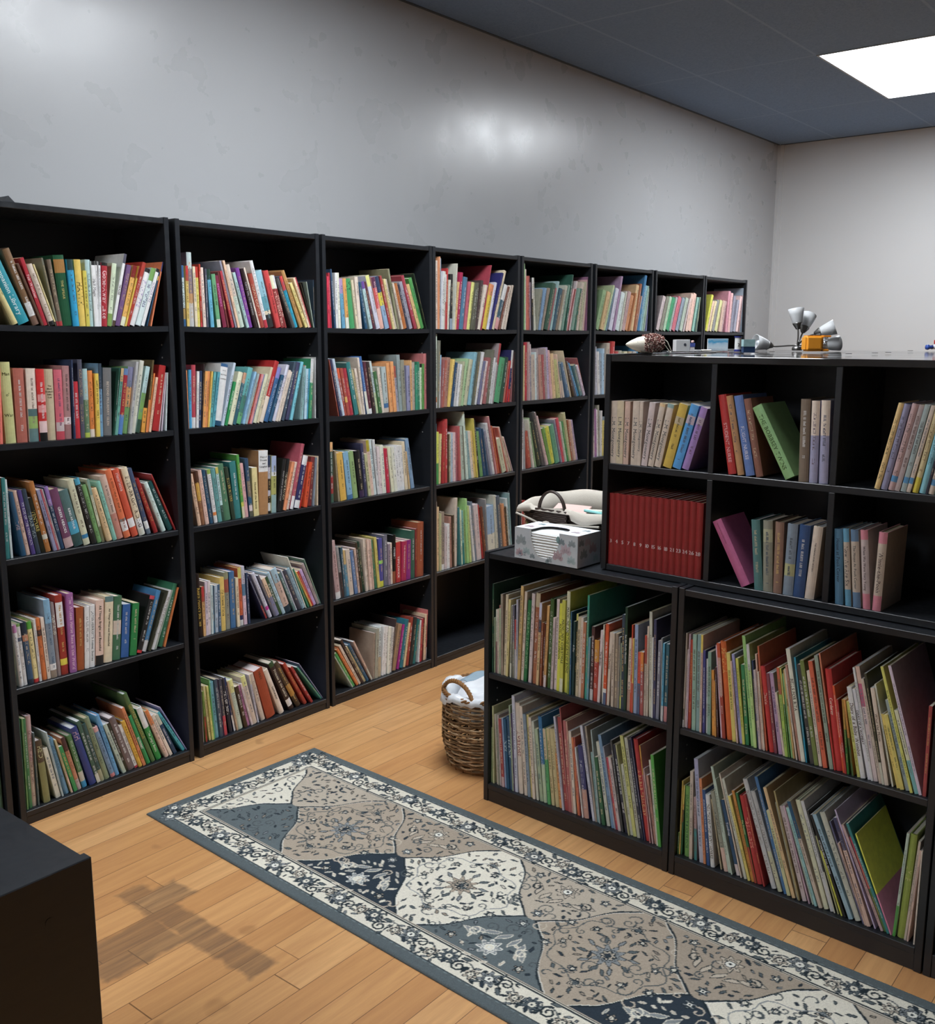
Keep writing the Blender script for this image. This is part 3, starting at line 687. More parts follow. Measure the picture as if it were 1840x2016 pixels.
237.4 14.8 215 -1.5 150 4 ccd-30-58a-50-ecd||
255.3 8.7 189 -1.4 130 4 346||
336.4 7.1 190 -23.7 137 6 335-70-a33||
352.2 13.7 194 -22.8 132 3 dde-75-d3a-83-dde||
374.2 8.2 184 -23.6 136 2 667||
383.5 15.2 164 -22.7 107 2 fca-50-88a||
400.4 14.0 167 -22.7 109 5 353||
415.9 13.8 183 -22.7 134 2 bde||
431.2 27.2 189 -21.1 125 1 acd-30-dba-85-134||leaning cream-and-aqua book between aqua and teal ones, fourth shelf, second wall bookcase
470.6 10.2 174 -24.1 117 1 688||
482.1 4.9 185 -22.6 128 4 dde||
492.2 15.8 179 -24.0 120 0 445||
509.8 16.3 181 -23.5 131 0 9bc||
528.0 3.6 229 -21.7 155 2 eed||
540.1 6.5 179 -24.1 123 1 386||
555.4 6.6 167 -26.5 115 2 fb5||
563.1 8.4 164 -25.8 120 4 c33||
572.8 12.7 166 -24.7 124 5 cad||
591.4 12.2 188 -23.9 137 4 baa||
605.1 5.0 205 -22.3 143 6 798||
#B5 W 0.043 0.0120 bottom shelf, second wall bookcase
30.2 14.3 224 -0.4 160 7 146-12-dcc|PERU~333~85-95|
49.1 6.6 188 -1.7 136 5 8a4-50-b43||
64.1 8.8 206 -4.2 140 6 fd9||
73.7 8.0 204 -4.3 140 1 dd7||
82.0 3.9 225 -3.2 149 1 6b6||
90.7 18.1 211 -4.4 143 5 7bc||aqua book between green and navy ones, bottom shelf, second wall bookcase
109.2 10.5 219 -4.4 149 0 456||
121.6 6.2 216 -4.8 157 4 435||
128.2 12.1 214 -4.5 140 0 445-65-c45||
151.3 14.5 211 -7.4 141 3 223|MEN OF IRON~eee~22-65|
173.3 7.4 214 -9.3 157 7 347-70-eee||
184.7 4.9 197 -10.3 140 2 ca8||
193.1 20.0 199 -11.2 138 3 ee9-25-cdc||white-and-pale-yellow book between beige and brown ones, bottom shelf, second wall bookcase
217.6 14.0 170 -12.4 116 0 432||
234.0 11.2 169 -13.0 120 6 c8b||
250.2 6.4 176 -14.5 127 1 fdd||
257.1 20.3 200 -13.9 141 1 ee9-20-dcb||leaning cream-and-pale-yellow book between two white ones, bottom shelf, second wall bookcase
279.4 6.0 196 -9.8 141 3 edb-20-ccd||
300.9 18.4 197 -14.1 147 6 dcb||
325.0 40.5 205 -15.4 136 2 a42|HEIDI~532~4-20|thick leaning brown book between two cream ones, bottom shelf, second wall bookcase
389.0 20.6 202 -21.3 150 3 edc|Swiftwater~554~38-68|leaning cream book between brown and black ones, bottom shelf, second wall bookcase
437.0 22.2 229 -24.8 159 3 353-8-322-78-eee-92-322|Princess & the Goblin~ddc~14-72|leaning black book between cream and brown ones, bottom shelf, second wall bookcase
474.7 21.9 226 -27.8 164 7 543-50-b83-75-432||leaning brown book between black and red ones, bottom shelf, second wall bookcase
514.0 14.3 213 -28.5 150 7 b43||
543.1 10.1 197 -30.7 140 1 a33||
595.0 6.4 201 -36.9 147 3 498||
606.5 3.3 209 -34.6 137 7 88a||
#C1 W 1.483 0.0120 top shelf, third wall bookcase
680.0 9.5 189 -0.5 123 4 e35||
693.1 7.2 203 -1.5 142 6 c34||
710.6 8.0 217 -4.3 150 2 357||
718.9 10.4 205 -0.6 139 1 eee||
733.8 13.3 206 -1.8 145 2 eed||
754.1 17.5 186 -3.9 135 2 b9c-30-6ac||
774.5 18.2 188 -4.6 129 2 ea5-78-eed||
799.9 25.9 188 -6.7 141 6 4a6|MJY~132~4-25|green book between orange and cream ones, top shelf, third wall bookcase
831.4 10.6 185 -8.3 137 4 edb||
842.5 18.0 197 -5.8 136 1 edc|MIDNIGHT~433~10-38|
877.8 14.7 180 -11.2 133 3 257||
902.6 16.6 185 -14.1 121 1 75a-15-bdd||
925.0 13.3 185 -15.6 122 5 634||
941.8 20.2 211 -16.4 156 1 ee8-20-dde|THE WHEEL ON THE SCHOOL~433~28-70|
963.2 21.7 203 -13.7 148 2 635-20-d55-60-fba|READER'S THEATER~ecc~8-60|
996.4 24.0 209 -16.6 150 6 346-30-ed3-55-9bd||leaning sky-blue-and-navy book between two red ones, top shelf, third wall bookcase
1021.7 10.9 214 -15.7 152 6 b44||
1033.9 10.6 202 -15.8 139 0 ed9||
1048.0 13.9 201 -16.6 141 4 dcb||
1062.8 9.7 241 -13.4 162 3 997|TREASURE~332~15-50|
1084.1 10.1 188 -16.7 128 0 dcb||
1098.4 23.0 185 -17.7 126 3 c73||
1122.9 15.5 181 -17.6 126 5 445||
1141.8 19.0 195 -18.3 134 7 aab||
1170.4 17.0 224 -20.5 163 6 b45||
1192.6 17.0 188 -21.6 135 5 ec8||
1211.2 20.4 214 -20.5 150 6 5a5||
1239.5 3.8 235 -19.3 161 4 343||
#C2 W 1.149 0.0120 second shelf, third wall bookcase
723.0 4.1 220 -11.7 158 4 a54||
732.3 11.8 221 -12.9 150 1 446||
744.7 13.1 223 -12.5 148 2 cde||
758.4 13.5 184 -11.7 130 5 f63-20-b54||
772.4 13.6 185 -11.2 134 2 b54-60-eb4-72-b54||
786.6 19.3 183 -11.0 136 2 b34||
812.9 21.0 207 -12.1 149 1 388||
839.2 10.7 181 -13.5 132 5 cb8||
850.5 12.4 183 -10.9 137 6 edc||
863.4 9.8 224 -7.9 161 6 edc||
882.4 13.3 229 -10.1 165 4 47b-60-eed||
896.2 15.8 206 -8.9 138 4 634-90-eee||
916.0 16.1 207 -9.9 153 2 433||
934.3 11.0 210 -10.3 156 4 cdd-60-cda||
947.7 16.2 169 -11.0 116 0 474||
964.6 15.1 183 -8.0 126 1 edc||
985.9 26.6 183 -5.3 131 6 bcc-80-47a-90-dcb||
1017.5 18.6 199 -6.1 147 4 fa6||
1036.5 18.2 204 -5.5 141 1 fa6||
1057.4 12.6 186 -6.3 134 4 b54-25-aab||
1071.5 18.9 230 -3.7 165 3 9aa||
1090.9 21.3 209 -3.7 154 1 998||
1117.6 21.6 185 -1.1 125 2 99b||
1142.1 9.5 206 -0.8 146 6 fb7||
1151.9 17.5 198 -0.6 132 4 ba9||
1171.2 13.2 187 -1.0 136 2 397||
1184.7 14.4 199 -0.7 130 4 386||
1199.4 13.8 190 0.3 140 6 222-8-dec||
1213.5 9.4 190 0.5 137 3 6a5||
1225.4 18.1 232 -0.1 161 4 c77||
#C3 W 0.817 0.0120 middle shelf, third wall bookcase
668.1 21.6 234 0.1 172 2 fb7-15-354-55-a33-85-465||tall dark-green-and-red book against the side panel by a tan one, middle shelf, third wall bookcase
713.3 9.0 201 -4.5 136 4 a97||
726.4 32.1 190 -5.7 142 1 eb4||thick orange book between tan and blue ones, middle shelf, third wall bookcase
765.5 27.9 190 -7.0 123 1 8bd-90-47a||blue book between orange and pale-green ones, middle shelf, third wall bookcase
798.3 26.7 189 -7.2 134 4 9b7||pale-green book between blue and black ones, middle shelf, third wall bookcase
830.9 27.0 190 -7.2 126 1 222-85-435||black book between pale-green and navy ones, middle shelf, third wall bookcase
863.6 15.1 215 -5.7 153 5 446||
884.0 14.9 173 -7.3 125 5 cc9||
899.3 17.0 227 -7.1 150 3 ba1-20-ecb||
917.4 15.7 226 -7.2 165 7 dee|KEEPER OF THE BEES~578~15-70|
938.9 12.9 226 -6.9 155 6 ddd||
952.2 16.4 194 -5.0 138 6 edd||
968.9 21.2 199 -4.9 134 5 eed||
991.8 18.5 183 -5.3 135 3 c24||
1018.0 18.4 187 -7.5 123 1 eec||
1036.9 16.9 187 -6.6 124 1 eed||
1054.1 17.0 185 -5.7 123 4 eee||
1071.5 15.4 189 -5.7 124 5 eee||
1087.3 15.1 188 -5.2 136 6 eee||
1104.9 17.4 203 -5.9 148 5 edb|The Story of a Treasure~543~15-70|
1126.1 9.4 161 -7.1 121 7 db8||
1144.0 21.2 215 -9.9 153 7 8ac||
#C4 W 0.428 0.0120 fourth shelf, third wall bookcase
689.8 26.2 238 -6.5 159 1 caa-88-eee||mauve book against the side panel by a grey one, fourth shelf, third wall bookcase
722.3 13.6 213 -8.1 141 1 aaa-50-433||
736.4 10.2 206 -5.1 141 3 467||
752.0 15.4 190 -6.6 137 5 db7-30-59b||
767.8 22.8 190 -6.3 124 3 dcb||
796.5 17.2 181 -7.8 128 3 68b||
814.2 10.6 189 -6.5 125 4 dba||
828.7 12.7 209 -7.6 144 5 432||
843.3 14.3 212 -8.0 148 7 243||
858.0 7.4 220 -4.4 163 1 edc||
866.2 14.5 216 -4.5 157 5 cba||
881.1 14.1 214 -4.2 145 1 ecb||
896.0 8.9 211 -4.3 148 2 dba||
914.4 13.0 206 -6.8 149 6 486||
927.8 14.8 214 -5.3 148 2 dc6||
943.0 23.1 204 -1.9 143 5 55a-45-9e6-52-55a-88-dd3||
968.5 22.0 214 -0.5 155 4 778||
990.7 11.8 174 0.2 118 2 a9a||
1006.3 10.1 177 -0.9 131 4 edc||
1016.7 19.2 207 1.2 136 3 111-75-953|HOBBIT~ddd~25-50|
1041.1 26.4 173 0.1 116 5 c33|TIPPLEWICK~fdd~35-90|
1069.4 29.2 171 2.4 111 2 b25|THE PENDERWICKS AT~ecc~10-80|
1101.4 25.9 172 1.7 112 3 928||
1130.3 27.3 208 1.0 155 4 365||
1163.1 8.9 212 0.4 146 7 933||
1172.3 40.7 237 0.9 158 2 a53||thick brown book ending the row after a maroon one, fourth shelf, third wall bookcase
#C5 W 0.043 0.0120 bottom shelf, third wall bookcase
765.8 5.5 191 -32.2 140 0 bcb||
773.9 10.0 191 -31.0 139 3 4a5||
794.3 11.7 209 -31.7 136 2 e84||
809.0 11.0 221 -30.3 154 3 edc||
822.2 11.1 244 -29.3 171 0 433||
841.0 11.1 202 -30.7 136 7 dc9||
854.3 13.0 209 -30.3 145 3 368||
878.7 7.7 215 -28.4 142 2 dba-70-ccb||
892.9 8.2 196 2.5 146 5 a98||
901.3 16.6 212 3.3 149 0 aa9||
923.5 17.8 214 1.9 147 5 dee-60-cb9|Caddie Woodlawn~556~8-60|
944.1 13.5 211 4.6 147 4 eee||
957.9 13.9 208 5.1 154 5 eee||
975.2 15.4 202 4.2 144 0 eed||
990.9 11.2 195 6.9 127 5 ddd||
1002.5 5.6 229 8.0 158 6 433||
1008.5 24.1 200 13.1 146 6 a86||
1040.4 13.9 193 12.2 133 7 a28||
1058.3 20.9 210 11.3 152 6 278||
1079.9 12.6 192 11.3 127 5 ec9||
1099.9 16.5 212 9.3 147 7 a43||
1119.3 18.6 208 8.7 156 2 333||
1138.4 15.7 196 10.0 136 2 277||
1171.9 7.2 188 4.9 131 2 eee||
1179.4 10.9 193 5.3 138 1 b34||
1194.4 12.1 193 4.2 128 3 622||
1207.6 15.7 205 4.0 135 3 fca||
1224.7 4.4 223 3.7 164 6 d77-75-eee||
#D1 W 1.483 0.0120 top shelf, fourth wall bookcase
1294.7 11.5 282 0.4 191 0 edc||
1306.7 9.4 283 0.3 204 7 dba||
1316.5 7.8 300 0.8 212 1 fa7||
1324.6 9.5 294 1.1 201 6 8bd||
1334.4 11.1 242 2.4 178 0 eee||
1347.6 9.6 242 2.0 163 3 eed||
1357.4 8.8 230 2.1 157 5 eee-50-c66||
1367.4 9.7 256 1.9 176 5 c33||
1377.3 9.2 209 4.1 139 4 eed||
1397.4 17.5 234 1.2 173 5 333-80-9ab||
1415.2 8.8 280 4.2 188 1 ddc||
1424.3 10.8 204 7.0 145 3 fc8||
1435.5 21.0 245 7.1 169 3 b25||
1463.5 26.6 227 8.3 161 7 58a||
1492.8 17.8 209 9.6 141 4 c67||
1511.9 20.9 208 10.1 141 4 ee8||
1536.4 16.9 206 9.3 149 1 665||
1557.6 13.8 208 8.3 145 5 665||
1571.8 16.8 220 11.5 144 5 544||
1589.7 18.6 203 15.5 141 4 edc|VIKINGS~876~20-50|
1614.9 5.0 295 14.0 209 6 b45||
1620.3 29.3 207 16.6 136 4 f96-25-ec3||
1654.2 16.7 218 15.8 144 3 dde||
1671.9 13.5 269 19.4 185 0 337||
1690.0 19.1 279 18.7 191 3 edb||
1710.5 28.4 213 20.9 152 6 eee-35-467-75-eaa||
1744.3 12.6 207 20.1 142 4 854||
1767.0 17.9 208 17.8 150 7 edc||
1790.0 13.6 210 16.8 156 7 dcb||
#D2 W 1.149 0.0120 second shelf, fourth wall bookcase
1292.7 10.5 313 0.4 215 1 cdc-85-d85-92-eee||
1304.2 16.2 286 2.3 209 1 887||
1320.6 8.6 225 2.4 156 5 9ce-40-ddd||
1329.6 9.6 206 5.6 145 3 a66||
1339.5 13.2 203 7.0 151 2 b65||
1354.5 24.7 214 6.6 151 6 b87||
1379.7 16.0 207 9.7 138 2 ec6||
1403.5 16.0 193 9.4 135 4 357||
1420.5 14.9 187 9.2 125 3 ccc||
1436.0 13.6 185 9.3 120 1 eee||
1451.5 15.1 197 9.3 135 1 bb9||
1467.1 20.6 209 11.0 156 2 ac9||
1489.8 25.0 206 12.6 140 5 cca||
1521.6 21.0 237 11.1 171 2 8bc||
1555.5 10.3 240 11.1 175 4 776||
1566.3 16.8 240 14.1 165 4 ddd||
1587.9 17.4 198 13.0 133 2 779||
1606.1 11.3 199 13.1 147 3 edd||
1628.1 21.5 211 10.2 156 1 a66||
1650.3 18.0 247 10.5 165 0 776||
1668.9 15.4 212 11.3 153 4 eee||
1685.7 7.1 190 11.1 123 0 ccc||
1693.2 14.4 277 12.1 200 3 b44-35-a99||
1708.3 37.1 209 12.8 154 0 5a7||thick leaning green book between grey and dark-green ones, second shelf, fourth wall bookcase
1752.0 26.1 211 11.4 149 1 354||
1779.0 10.8 193 12.7 140 4 c76||
1802.3 4.5 195 9.3 139 2 c33||
1814.0 16.4 241 7.3 178 1 ddd-35-336-75-c33||
1845.5 3.2 216 3.4 142 5 b77||
1861.3 4.0 232 0.2 154 0 433||
#D3 W 0.817 0.0120 middle shelf, fourth wall bookcase
1290.6 14.5 263 0.4 184 5 6bc||
1305.6 14.7 228 0.3 167 5 ee5-60-5a5||
1320.6 12.2 218 2.5 144 5 ed9||
1338.1 16.5 271 1.2 196 1 b33||
1360.1 16.1 280 0.1 201 2 c44||
1376.4 8.9 214 0.2 146 0 543||
1385.7 13.3 215 0.9 156 4 ddb||
1401.1 11.7 217 0.4 160 3 bcd||
1418.4 17.1 218 -1.0 146 2 ecc||
1435.8 16.7 215 -0.6 145 7 b67||
1460.3 8.2 244 -2.6 165 1 c66||
1474.4 20.9 240 -4.0 165 1 bcb||
1495.7 3.9 243 -3.6 168 4 776||
1510.0 13.9 306 -6.0 217 1 ded||
1531.5 17.1 218 -7.9 146 3 9bb||
1549.6 17.2 217 -8.0 156 3 edc||
1567.8 17.8 216 -8.1 153 6 ec7||
1586.1 7.5 273 -7.3 184 2 dc5||
1595.3 12.7 264 -7.6 184 4 222||
1615.6 20.1 211 -9.5 156 4 7a6||
1637.9 18.5 226 -10.0 162 3 357||
1671.7 4.7 225 -11.2 163 6 468||
1690.7 14.4 216 -14.8 147 1 99a||
1705.9 17.9 247 -13.9 168 3 ddd||
1728.9 10.0 281 -13.9 205 2 c88||
1744.4 18.4 232 -15.1 165 4 c64||
1763.8 3.8 223 -14.8 165 1 a43||
1779.4 30.1 170 -18.6 124 2 cca||
1814.8 6.8 231 -19.6 154 4 c65||
1826.7 9.3 232 -20.6 169 4 dba||
1846.7 10.1 186 -23.4 121 7 dca||
1862.0 3.6 187 -24.6 129 4 ecc||
#D4 W 0.428 0.0120 fourth shelf, fourth wall bookcase
1288.2 10.5 314 0.4 224 2 edc||
1299.0 16.6 288 0.5 200 2 ec9||
1318.7 14.0 257 -0.1 172 0 cc9||
1333.0 22.0 262 0.1 188 3 a98-90-eee||
1355.3 11.8 196 1.0 144 0 dcc||
1372.6 19.4 203 -0.5 138 1 eee||
1395.2 18.2 232 -1.3 171 6 b87||
1414.4 10.3 238 -0.9 174 4 543||
1425.0 17.9 312 0.9 210 3 dcb||
1464.1 6.8 269 -3.6 183 0 488||
1471.2 9.9 256 -2.6 181 2 dec||
1485.6 17.6 248 -3.5 166 4 7bb-60-288||
1503.6 13.6 250 -3.6 184 7 9b7||
1518.2 11.8 301 -3.7 210 1 ad8||
1536.4 12.1 266 -5.0 191 1 cd8||
1562.2 12.5 266 -7.9 187 1 ddd||
1575.1 14.8 282 -7.5 207 4 789||
1591.9 31.8 265 -6.8 184 2 dcc||thick white book between slate-blue and red ones, fourth shelf, fourth wall bookcase
1633.2 12.8 260 -8.8 183 7 b33||
1646.5 15.8 250 -8.3 174 1 743||
1671.3 8.0 281 -4.9 197 6 999||
1680.8 55.6 242 -5.2 167 4 9bd-55-ddc||thick short sky-blue-and-white book between grey and light-grey ones, fourth shelf, fourth wall bookcase
1741.0 18.2 290 -6.1 211 2 ccb||
1766.6 29.5 284 -7.5 205 4 567||thick slate-blue book between light-grey and orange ones, fourth shelf, fourth wall bookcase
1804.3 17.9 242 -7.5 162 0 d96||
1824.4 18.1 224 -7.1 166 3 543||
1844.6 15.8 264 -7.5 184 6 cdd||
1860.8 5.2 289 -5.8 204 4 9bb||
#E1 W 1.483 0.0120 top shelf, fifth wall bookcase
1917.0 17.1 313 0.0 215 5 186||
1942.2 7.6 306 -1.5 210 3 ad9||
1950.1 8.1 281 -0.8 202 4 edc||
1962.7 17.8 251 -1.7 168 1 d76||
1980.8 12.2 252 -1.4 180 5 a55||
1995.3 8.8 224 -1.9 149 7 bab||
2004.5 10.6 245 -1.9 164 1 eee-40-333||
2027.6 13.3 246 -4.7 164 3 ddc||
2041.3 22.7 198 10.6 141 6 998||
2067.3 18.2 206 13.3 137 5 8ac||
2087.9 14.5 209 15.8 139 4 a98||
2110.5 28.9 233 16.6 158 2 465||
2141.0 10.9 215 17.7 141 5 b77||
2164.0 14.6 245 14.8 164 5 acc||
2179.4 25.9 211 17.7 145 4 467||
2210.5 15.9 207 17.5 147 3 987||
2236.0 22.0 226 15.3 166 6 ccb||
2261.7 15.0 231 14.6 157 2 8a9||
2289.6 11.5 281 11.8 204 1 365||
2301.6 9.4 215 16.1 149 3 ebb||
2311.7 4.5 217 17.8 161 1 a55||
2331.9 13.5 252 14.0 179 5 dcc||
2346.1 22.0 216 15.9 155 0 8a9||
2374.8 10.7 216 14.6 160 2 476||
2399.5 21.7 244 11.1 178 5 dcb||
2434.9 14.2 247 8.2 171 6 cca||
2449.6 3.2 249 8.6 178 2 dcb||
2466.4 3.2 257 5.6 185 4 ebb||
2494.0 4.0 270 0.2 193 4 a79||
#E2 W 1.149 0.0120 second shelf, fifth wall bookcase
1917.0 15.5 262 0.0 189 1 dd7||
1935.0 17.6 262 -0.5 183 0 dc9||
1954.9 23.2 276 -0.9 199 5 c34||
1984.2 14.1 278 -2.1 202 0 caa||
1998.9 9.9 268 -2.2 188 3 dcc-20-889||
2011.9 29.8 218 -2.9 145 1 cba||
2047.3 14.7 230 -2.5 171 6 dee||
2062.3 10.3 247 -2.4 167 6 baa||
2088.8 25.0 216 -6.6 154 3 c98||
2115.5 15.0 218 -5.7 155 2 b66||
2130.9 15.0 249 -5.2 170 0 baa||
2150.2 21.5 252 -6.1 179 4 cbd||
2181.3 15.2 240 -8.3 173 4 ebb||
2197.0 25.6 222 -7.4 154 2 ec9||
2236.5 28.4 193 -11.4 140 3 cc8||
2272.5 5.9 223 -13.3 158 5 ecb||
2288.7 18.7 178 -16.4 124 5 788-50-dcb||
2329.3 22.4 185 -22.6 121 2 68a||
2354.0 3.7 248 -19.3 180 1 edb||
2378.8 16.4 197 -25.0 129 0 543||
2408.0 4.6 202 -27.7 146 1 99a||
2420.6 16.9 190 -29.6 132 3 39c||
2445.9 21.1 174 -25.1 128 3 688||
2475.7 16.9 173 -26.9 122 0 dcd||
2495.0 3.7 213 -24.0 155 5 b66||
#E3 W 0.817 0.0120 middle shelf, fifth wall bookcase
1917.0 13.1 294 0.0 208 6 ded||
1935.9 18.2 293 -1.1 207 5 eee||
1959.8 6.1 223 -2.5 163 4 bbb||
1993.6 30.1 183 -11.1 118 6 b54||
2030.1 12.6 245 -12.8 181 1 ddc||
2053.2 3.8 255 -15.0 170 2 ac9||
2072.5 29.5 232 -18.6 155 3 343||
2107.6 17.3 286 -18.6 192 2 555||
2137.5 9.9 288 -20.7 192 3 988||
2155.0 16.0 266 -22.0 182 5 ecc||
2172.5 22.3 199 -20.5 137 1 7a5||
2196.6 30.9 197 -17.3 147 6 dd4||
2233.0 35.0 205 -18.1 148 2 6a8||
2278.2 11.5 236 -18.2 163 3 99a||
2290.6 20.8 237 -16.2 164 0 d56||
2323.9 15.1 216 -16.7 150 5 cdc||
2343.2 17.4 216 -17.5 155 6 495||
2361.8 20.2 260 -15.3 185 5 cc9||
2383.0 10.8 222 -13.4 163 6 a64||
2404.4 19.6 219 -15.9 159 3 dba||
2425.9 16.6 218 -16.1 156 5 bac||
#F1 W 1.483 0.0120 top shelf, sixth wall bookcase
2580.2 34.0 214 19.4 158 5 9b8||
2626.5 33.1 207 18.3 144 1 db8||
2661.7 15.2 252 20.7 173 2 cda||
2681.4 19.5 228 20.0 163 5 79a||
2717.2 32.5 230 16.5 155 4 dde||
2763.8 18.6 297 13.7 215 3 b9b||
2783.3 38.5 209 15.9 139 4 dee||
2832.4 14.2 218 13.7 150 1 ddc||
2847.3 31.7 218 16.0 148 0 caa||
2880.6 32.0 199 17.9 132 3 d96||
2922.7 11.6 215 17.1 142 0 c85||
2952.5 30.7 255 12.6 179 7 ec9||
2984.2 16.5 264 12.9 191 2 b75||
3001.5 4.8 201 16.0 149 1 ecb||
3017.1 25.2 312 13.1 211 0 48b||
3043.3 25.3 256 13.8 171 4 9cd||
3069.6 13.3 256 14.1 185 3 bdc||
3096.2 3.1 255 11.4 185 3 ded||
3124.7 4.0 199 4.3 147 4 aad||
#F2 W 1.149 0.0120 second shelf, sixth wall bookcase
2566.7 12.1 247 -1.2 173 1 9cb||
2591.4 24.5 251 -4.1 175 3 ccd||
2620.6 23.4 226 -5.2 165 2 eee||
2645.8 20.8 216 -3.1 147 6 abc||
2666.9 21.2 242 -1.8 161 4 bdf||
2696.7 34.0 271 1.7 184 5 cba||
2731.1 34.0 279 4.1 197 1 c44||
2770.1 34.0 225 5.8 162 3 c55||
2818.5 34.0 230 3.4 157 6 bba||
2872.0 34.0 225 3.6 163 2 ddb||
2926.3 34.0 225 1.3 161 1 ba8||
2963.0 34.0 223 5.9 157 1 ccc||
3000.1 18.5 254 6.9 181 6 49c||
#F3 W 0.817 0.0120 middle shelf, sixth wall bookcase
2565.1 12.5 216 -0.9 154 0 4ad||
2587.6 17.6 258 -3.5 181 3 edd||
2605.7 17.6 257 -3.6 179 1 b8b||
2628.5 13.4 252 -4.7 172 3 eee||
2642.3 18.1 275 -3.6 184 5 aa9||
2660.7 18.2 244 -1.6 166 2 ddd||
2679.3 22.4 190 -1.3 125 2 dc6||
2702.6 23.4 208 -1.5 154 2 9ab||
#G1 W 1.483 0.0120 top shelf, seventh wall bookcase
3233.9 34.0 206 21.5 136 2 dcc||
3275.5 33.2 205 21.8 153 1 998||
3317.6 28.1 207 20.4 142 1 bdb||
3347.9 43.1 201 22.2 144 3 4a7||
3403.1 22.9 209 20.7 138 6 bbb||
3427.9 40.7 210 21.6 144 5 d78||
3480.5 34.0 206 22.0 143 6 9ab||
3524.9 34.0 206 20.5 135 2 bcb||
3573.7 14.3 208 20.2 141 2 dcc||
3608.8 30.3 230 15.2 168 4 ecb||
3641.5 38.3 232 14.9 160 4 fcb||
3694.5 26.9 210 15.6 154 4 9cb||
3727.9 3.1 213 14.3 148 5 588||
3754.9 4.0 210 8.1 149 3 dec-70-346||
#H1 W 1.483 0.0120 top shelf, eighth wall bookcase
3868.8 28.9 233 18.1 162 1 dd4||
3899.6 26.0 199 21.5 138 6 ecb||
3934.8 24.1 199 19.7 136 3 eda||
3970.3 33.9 202 17.1 143 4 999||
4006.2 35.2 204 19.0 136 3 dd9||
4064.2 32.5 200 13.6 145 0 dba||
4097.9 29.8 199 14.7 131 5 caa||
4160.2 34.0 261 6.1 191 0 d9a||
4205.3 34.0 250 6.7 167 4 ebb||
4243.2 34.0 233 9.5 159 5 99a||
4289.2 30.4 210 13.3 138 3 aab||
4327.9 29.5 234 11.4 157 2 ecc||
4374.8 8.0 240 7.5 172 4 b99||
4414.3 4.0 285 0.1 207 6 abc||
#L1 L 0.424 0.0120 upper shelf, low bookcase beside wicker basket
18.0 3.7 282 0.0 233 6 354-6-475|TREASURY OF OREGON~a96~|
22.0 4.2 283 0.0 226 3 243||
27.6 4.5 177 -0.3 142 4 9a8||
32.3 5.8 203 -0.1 158 6 ccb-50-866||
40.4 5.8 204 -0.6 164 5 dcb||
46.5 5.4 218 -0.6 187 7 a66-4-bca||
52.1 6.2 254 -0.4 206 6 998-50-654||
58.7 5.8 257 -0.4 221 1 a98||
64.8 9.3 257 1.5 216 5 dca||
75.1 8.4 245 2.3 200 2 dc8||
90.0 7.0 227 0.7 179 3 887-80-ccb||
101.0 6.9 230 -0.2 197 3 667-50-887||
108.9 4.7 185 -0.4 147 4 b44-50-ccc||
113.9 6.1 249 -0.1 203 4 bbc||
120.3 10.0 295 2.2 241 2 db7-50-ca6||orange book between light-grey and cream ones, upper shelf, low bookcase beside wicker basket
132.2 9.1 279 2.3 219 6 dcb||
143.5 11.6 255 3.3 212 2 274|CURIOUS TALE OF THE MOUSE~9b9~|green book between cream and white ones, upper shelf, low bookcase beside wicker basket
160.2 11.6 278 2.2 228 4 dcc||white book between green and brown ones, upper shelf, low bookcase beside wicker basket
174.5 16.0 281 2.0 230 6 cb9-15-a64||brown book between white and peach ones, upper shelf, low bookcase beside wicker basket
192.3 9.1 255 2.2 215 2 cce-20-346-35-db8||
204.7 6.7 196 1.3 158 4 953||
212.2 6.3 194 1.2 152 7 632||
218.8 8.4 252 2.6 197 3 da6-85-dcc||
231.9 13.0 274 1.6 220 4 463||dark-green book between orange and light-grey ones, upper shelf, low bookcase beside wicker basket
246.2 7.9 220 1.8 172 2 cbb||
256.1 9.5 277 1.3 237 6 dcc||white book between light-grey and yellow ones, upper shelf, low bookcase beside wicker basket
267.3 9.6 267 1.7 213 3 dd3|MADELINE in LONDON~232~|yellow book between white and yellow ones, upper shelf, low bookcase beside wicker basket
278.8 11.3 279 1.3 220 1 cc4-85-ddb|MADELINE'S CHRISTMAS~232~|yellow book between two yellow ones, upper shelf, low bookcase beside wicker basket
293.7 11.0 306 0.7 245 7 ddb-40-cc4|MADELINE AND THE CATS OF ROME~232~|yellow-and-cream book between yellow and green ones, upper shelf, low bookcase beside wicker basket
306.4 6.6 223 0.6 179 2 894||
316.0 4.3 250 -0.1 196 1 368||
320.6 7.5 222 0.6 192 5 244|A Day~ccc~|
329.8 6.4 246 0.7 210 6 cc6-8-232||
336.5 9.5 239 1.1 202 2 cb9||
346.9 8.3 239 1.0 190 2 dcb||
355.5 10.4 228 1.1 178 1 b75||brown book between cream and teal ones, upper shelf, low bookcase beside wicker basket
368.1 6.6 308 0.7 250 3 397-2-398||
375.0 6.9 186 1.0 143 2 69a||
383.2 10.3 219 0.7 186 6 433-3-533-85-ccc||tall maroon book between teal and red ones, upper shelf, low bookcase beside wicker basket
394.7 15.3 181 0.4 153 5 d93-35-b43||short red-and-orange book between maroon and white ones, upper shelf, low bookcase beside wicker basket
410.9 8.4 214 1.8 184 4 dcc|The Bridge~543~|
427.8 3.9 232 -0.4 188 4 ddc||
432.0 10.1 238 1.2 191 0 d52-80-ddd-85-568||orange book between white and cream ones, upper shelf, low bookcase beside wicker basket
443.3 8.3 215 1.4 172 3 dcb|The Dancing~654~|
459.2 8.7 215 -0.5 169 1 cba||
469.1 10.0 215 -0.7 171 3 987||tan book between beige and grey ones, upper shelf, low bookcase beside wicker basket
479.4 5.4 207 -0.3 179 3 888||
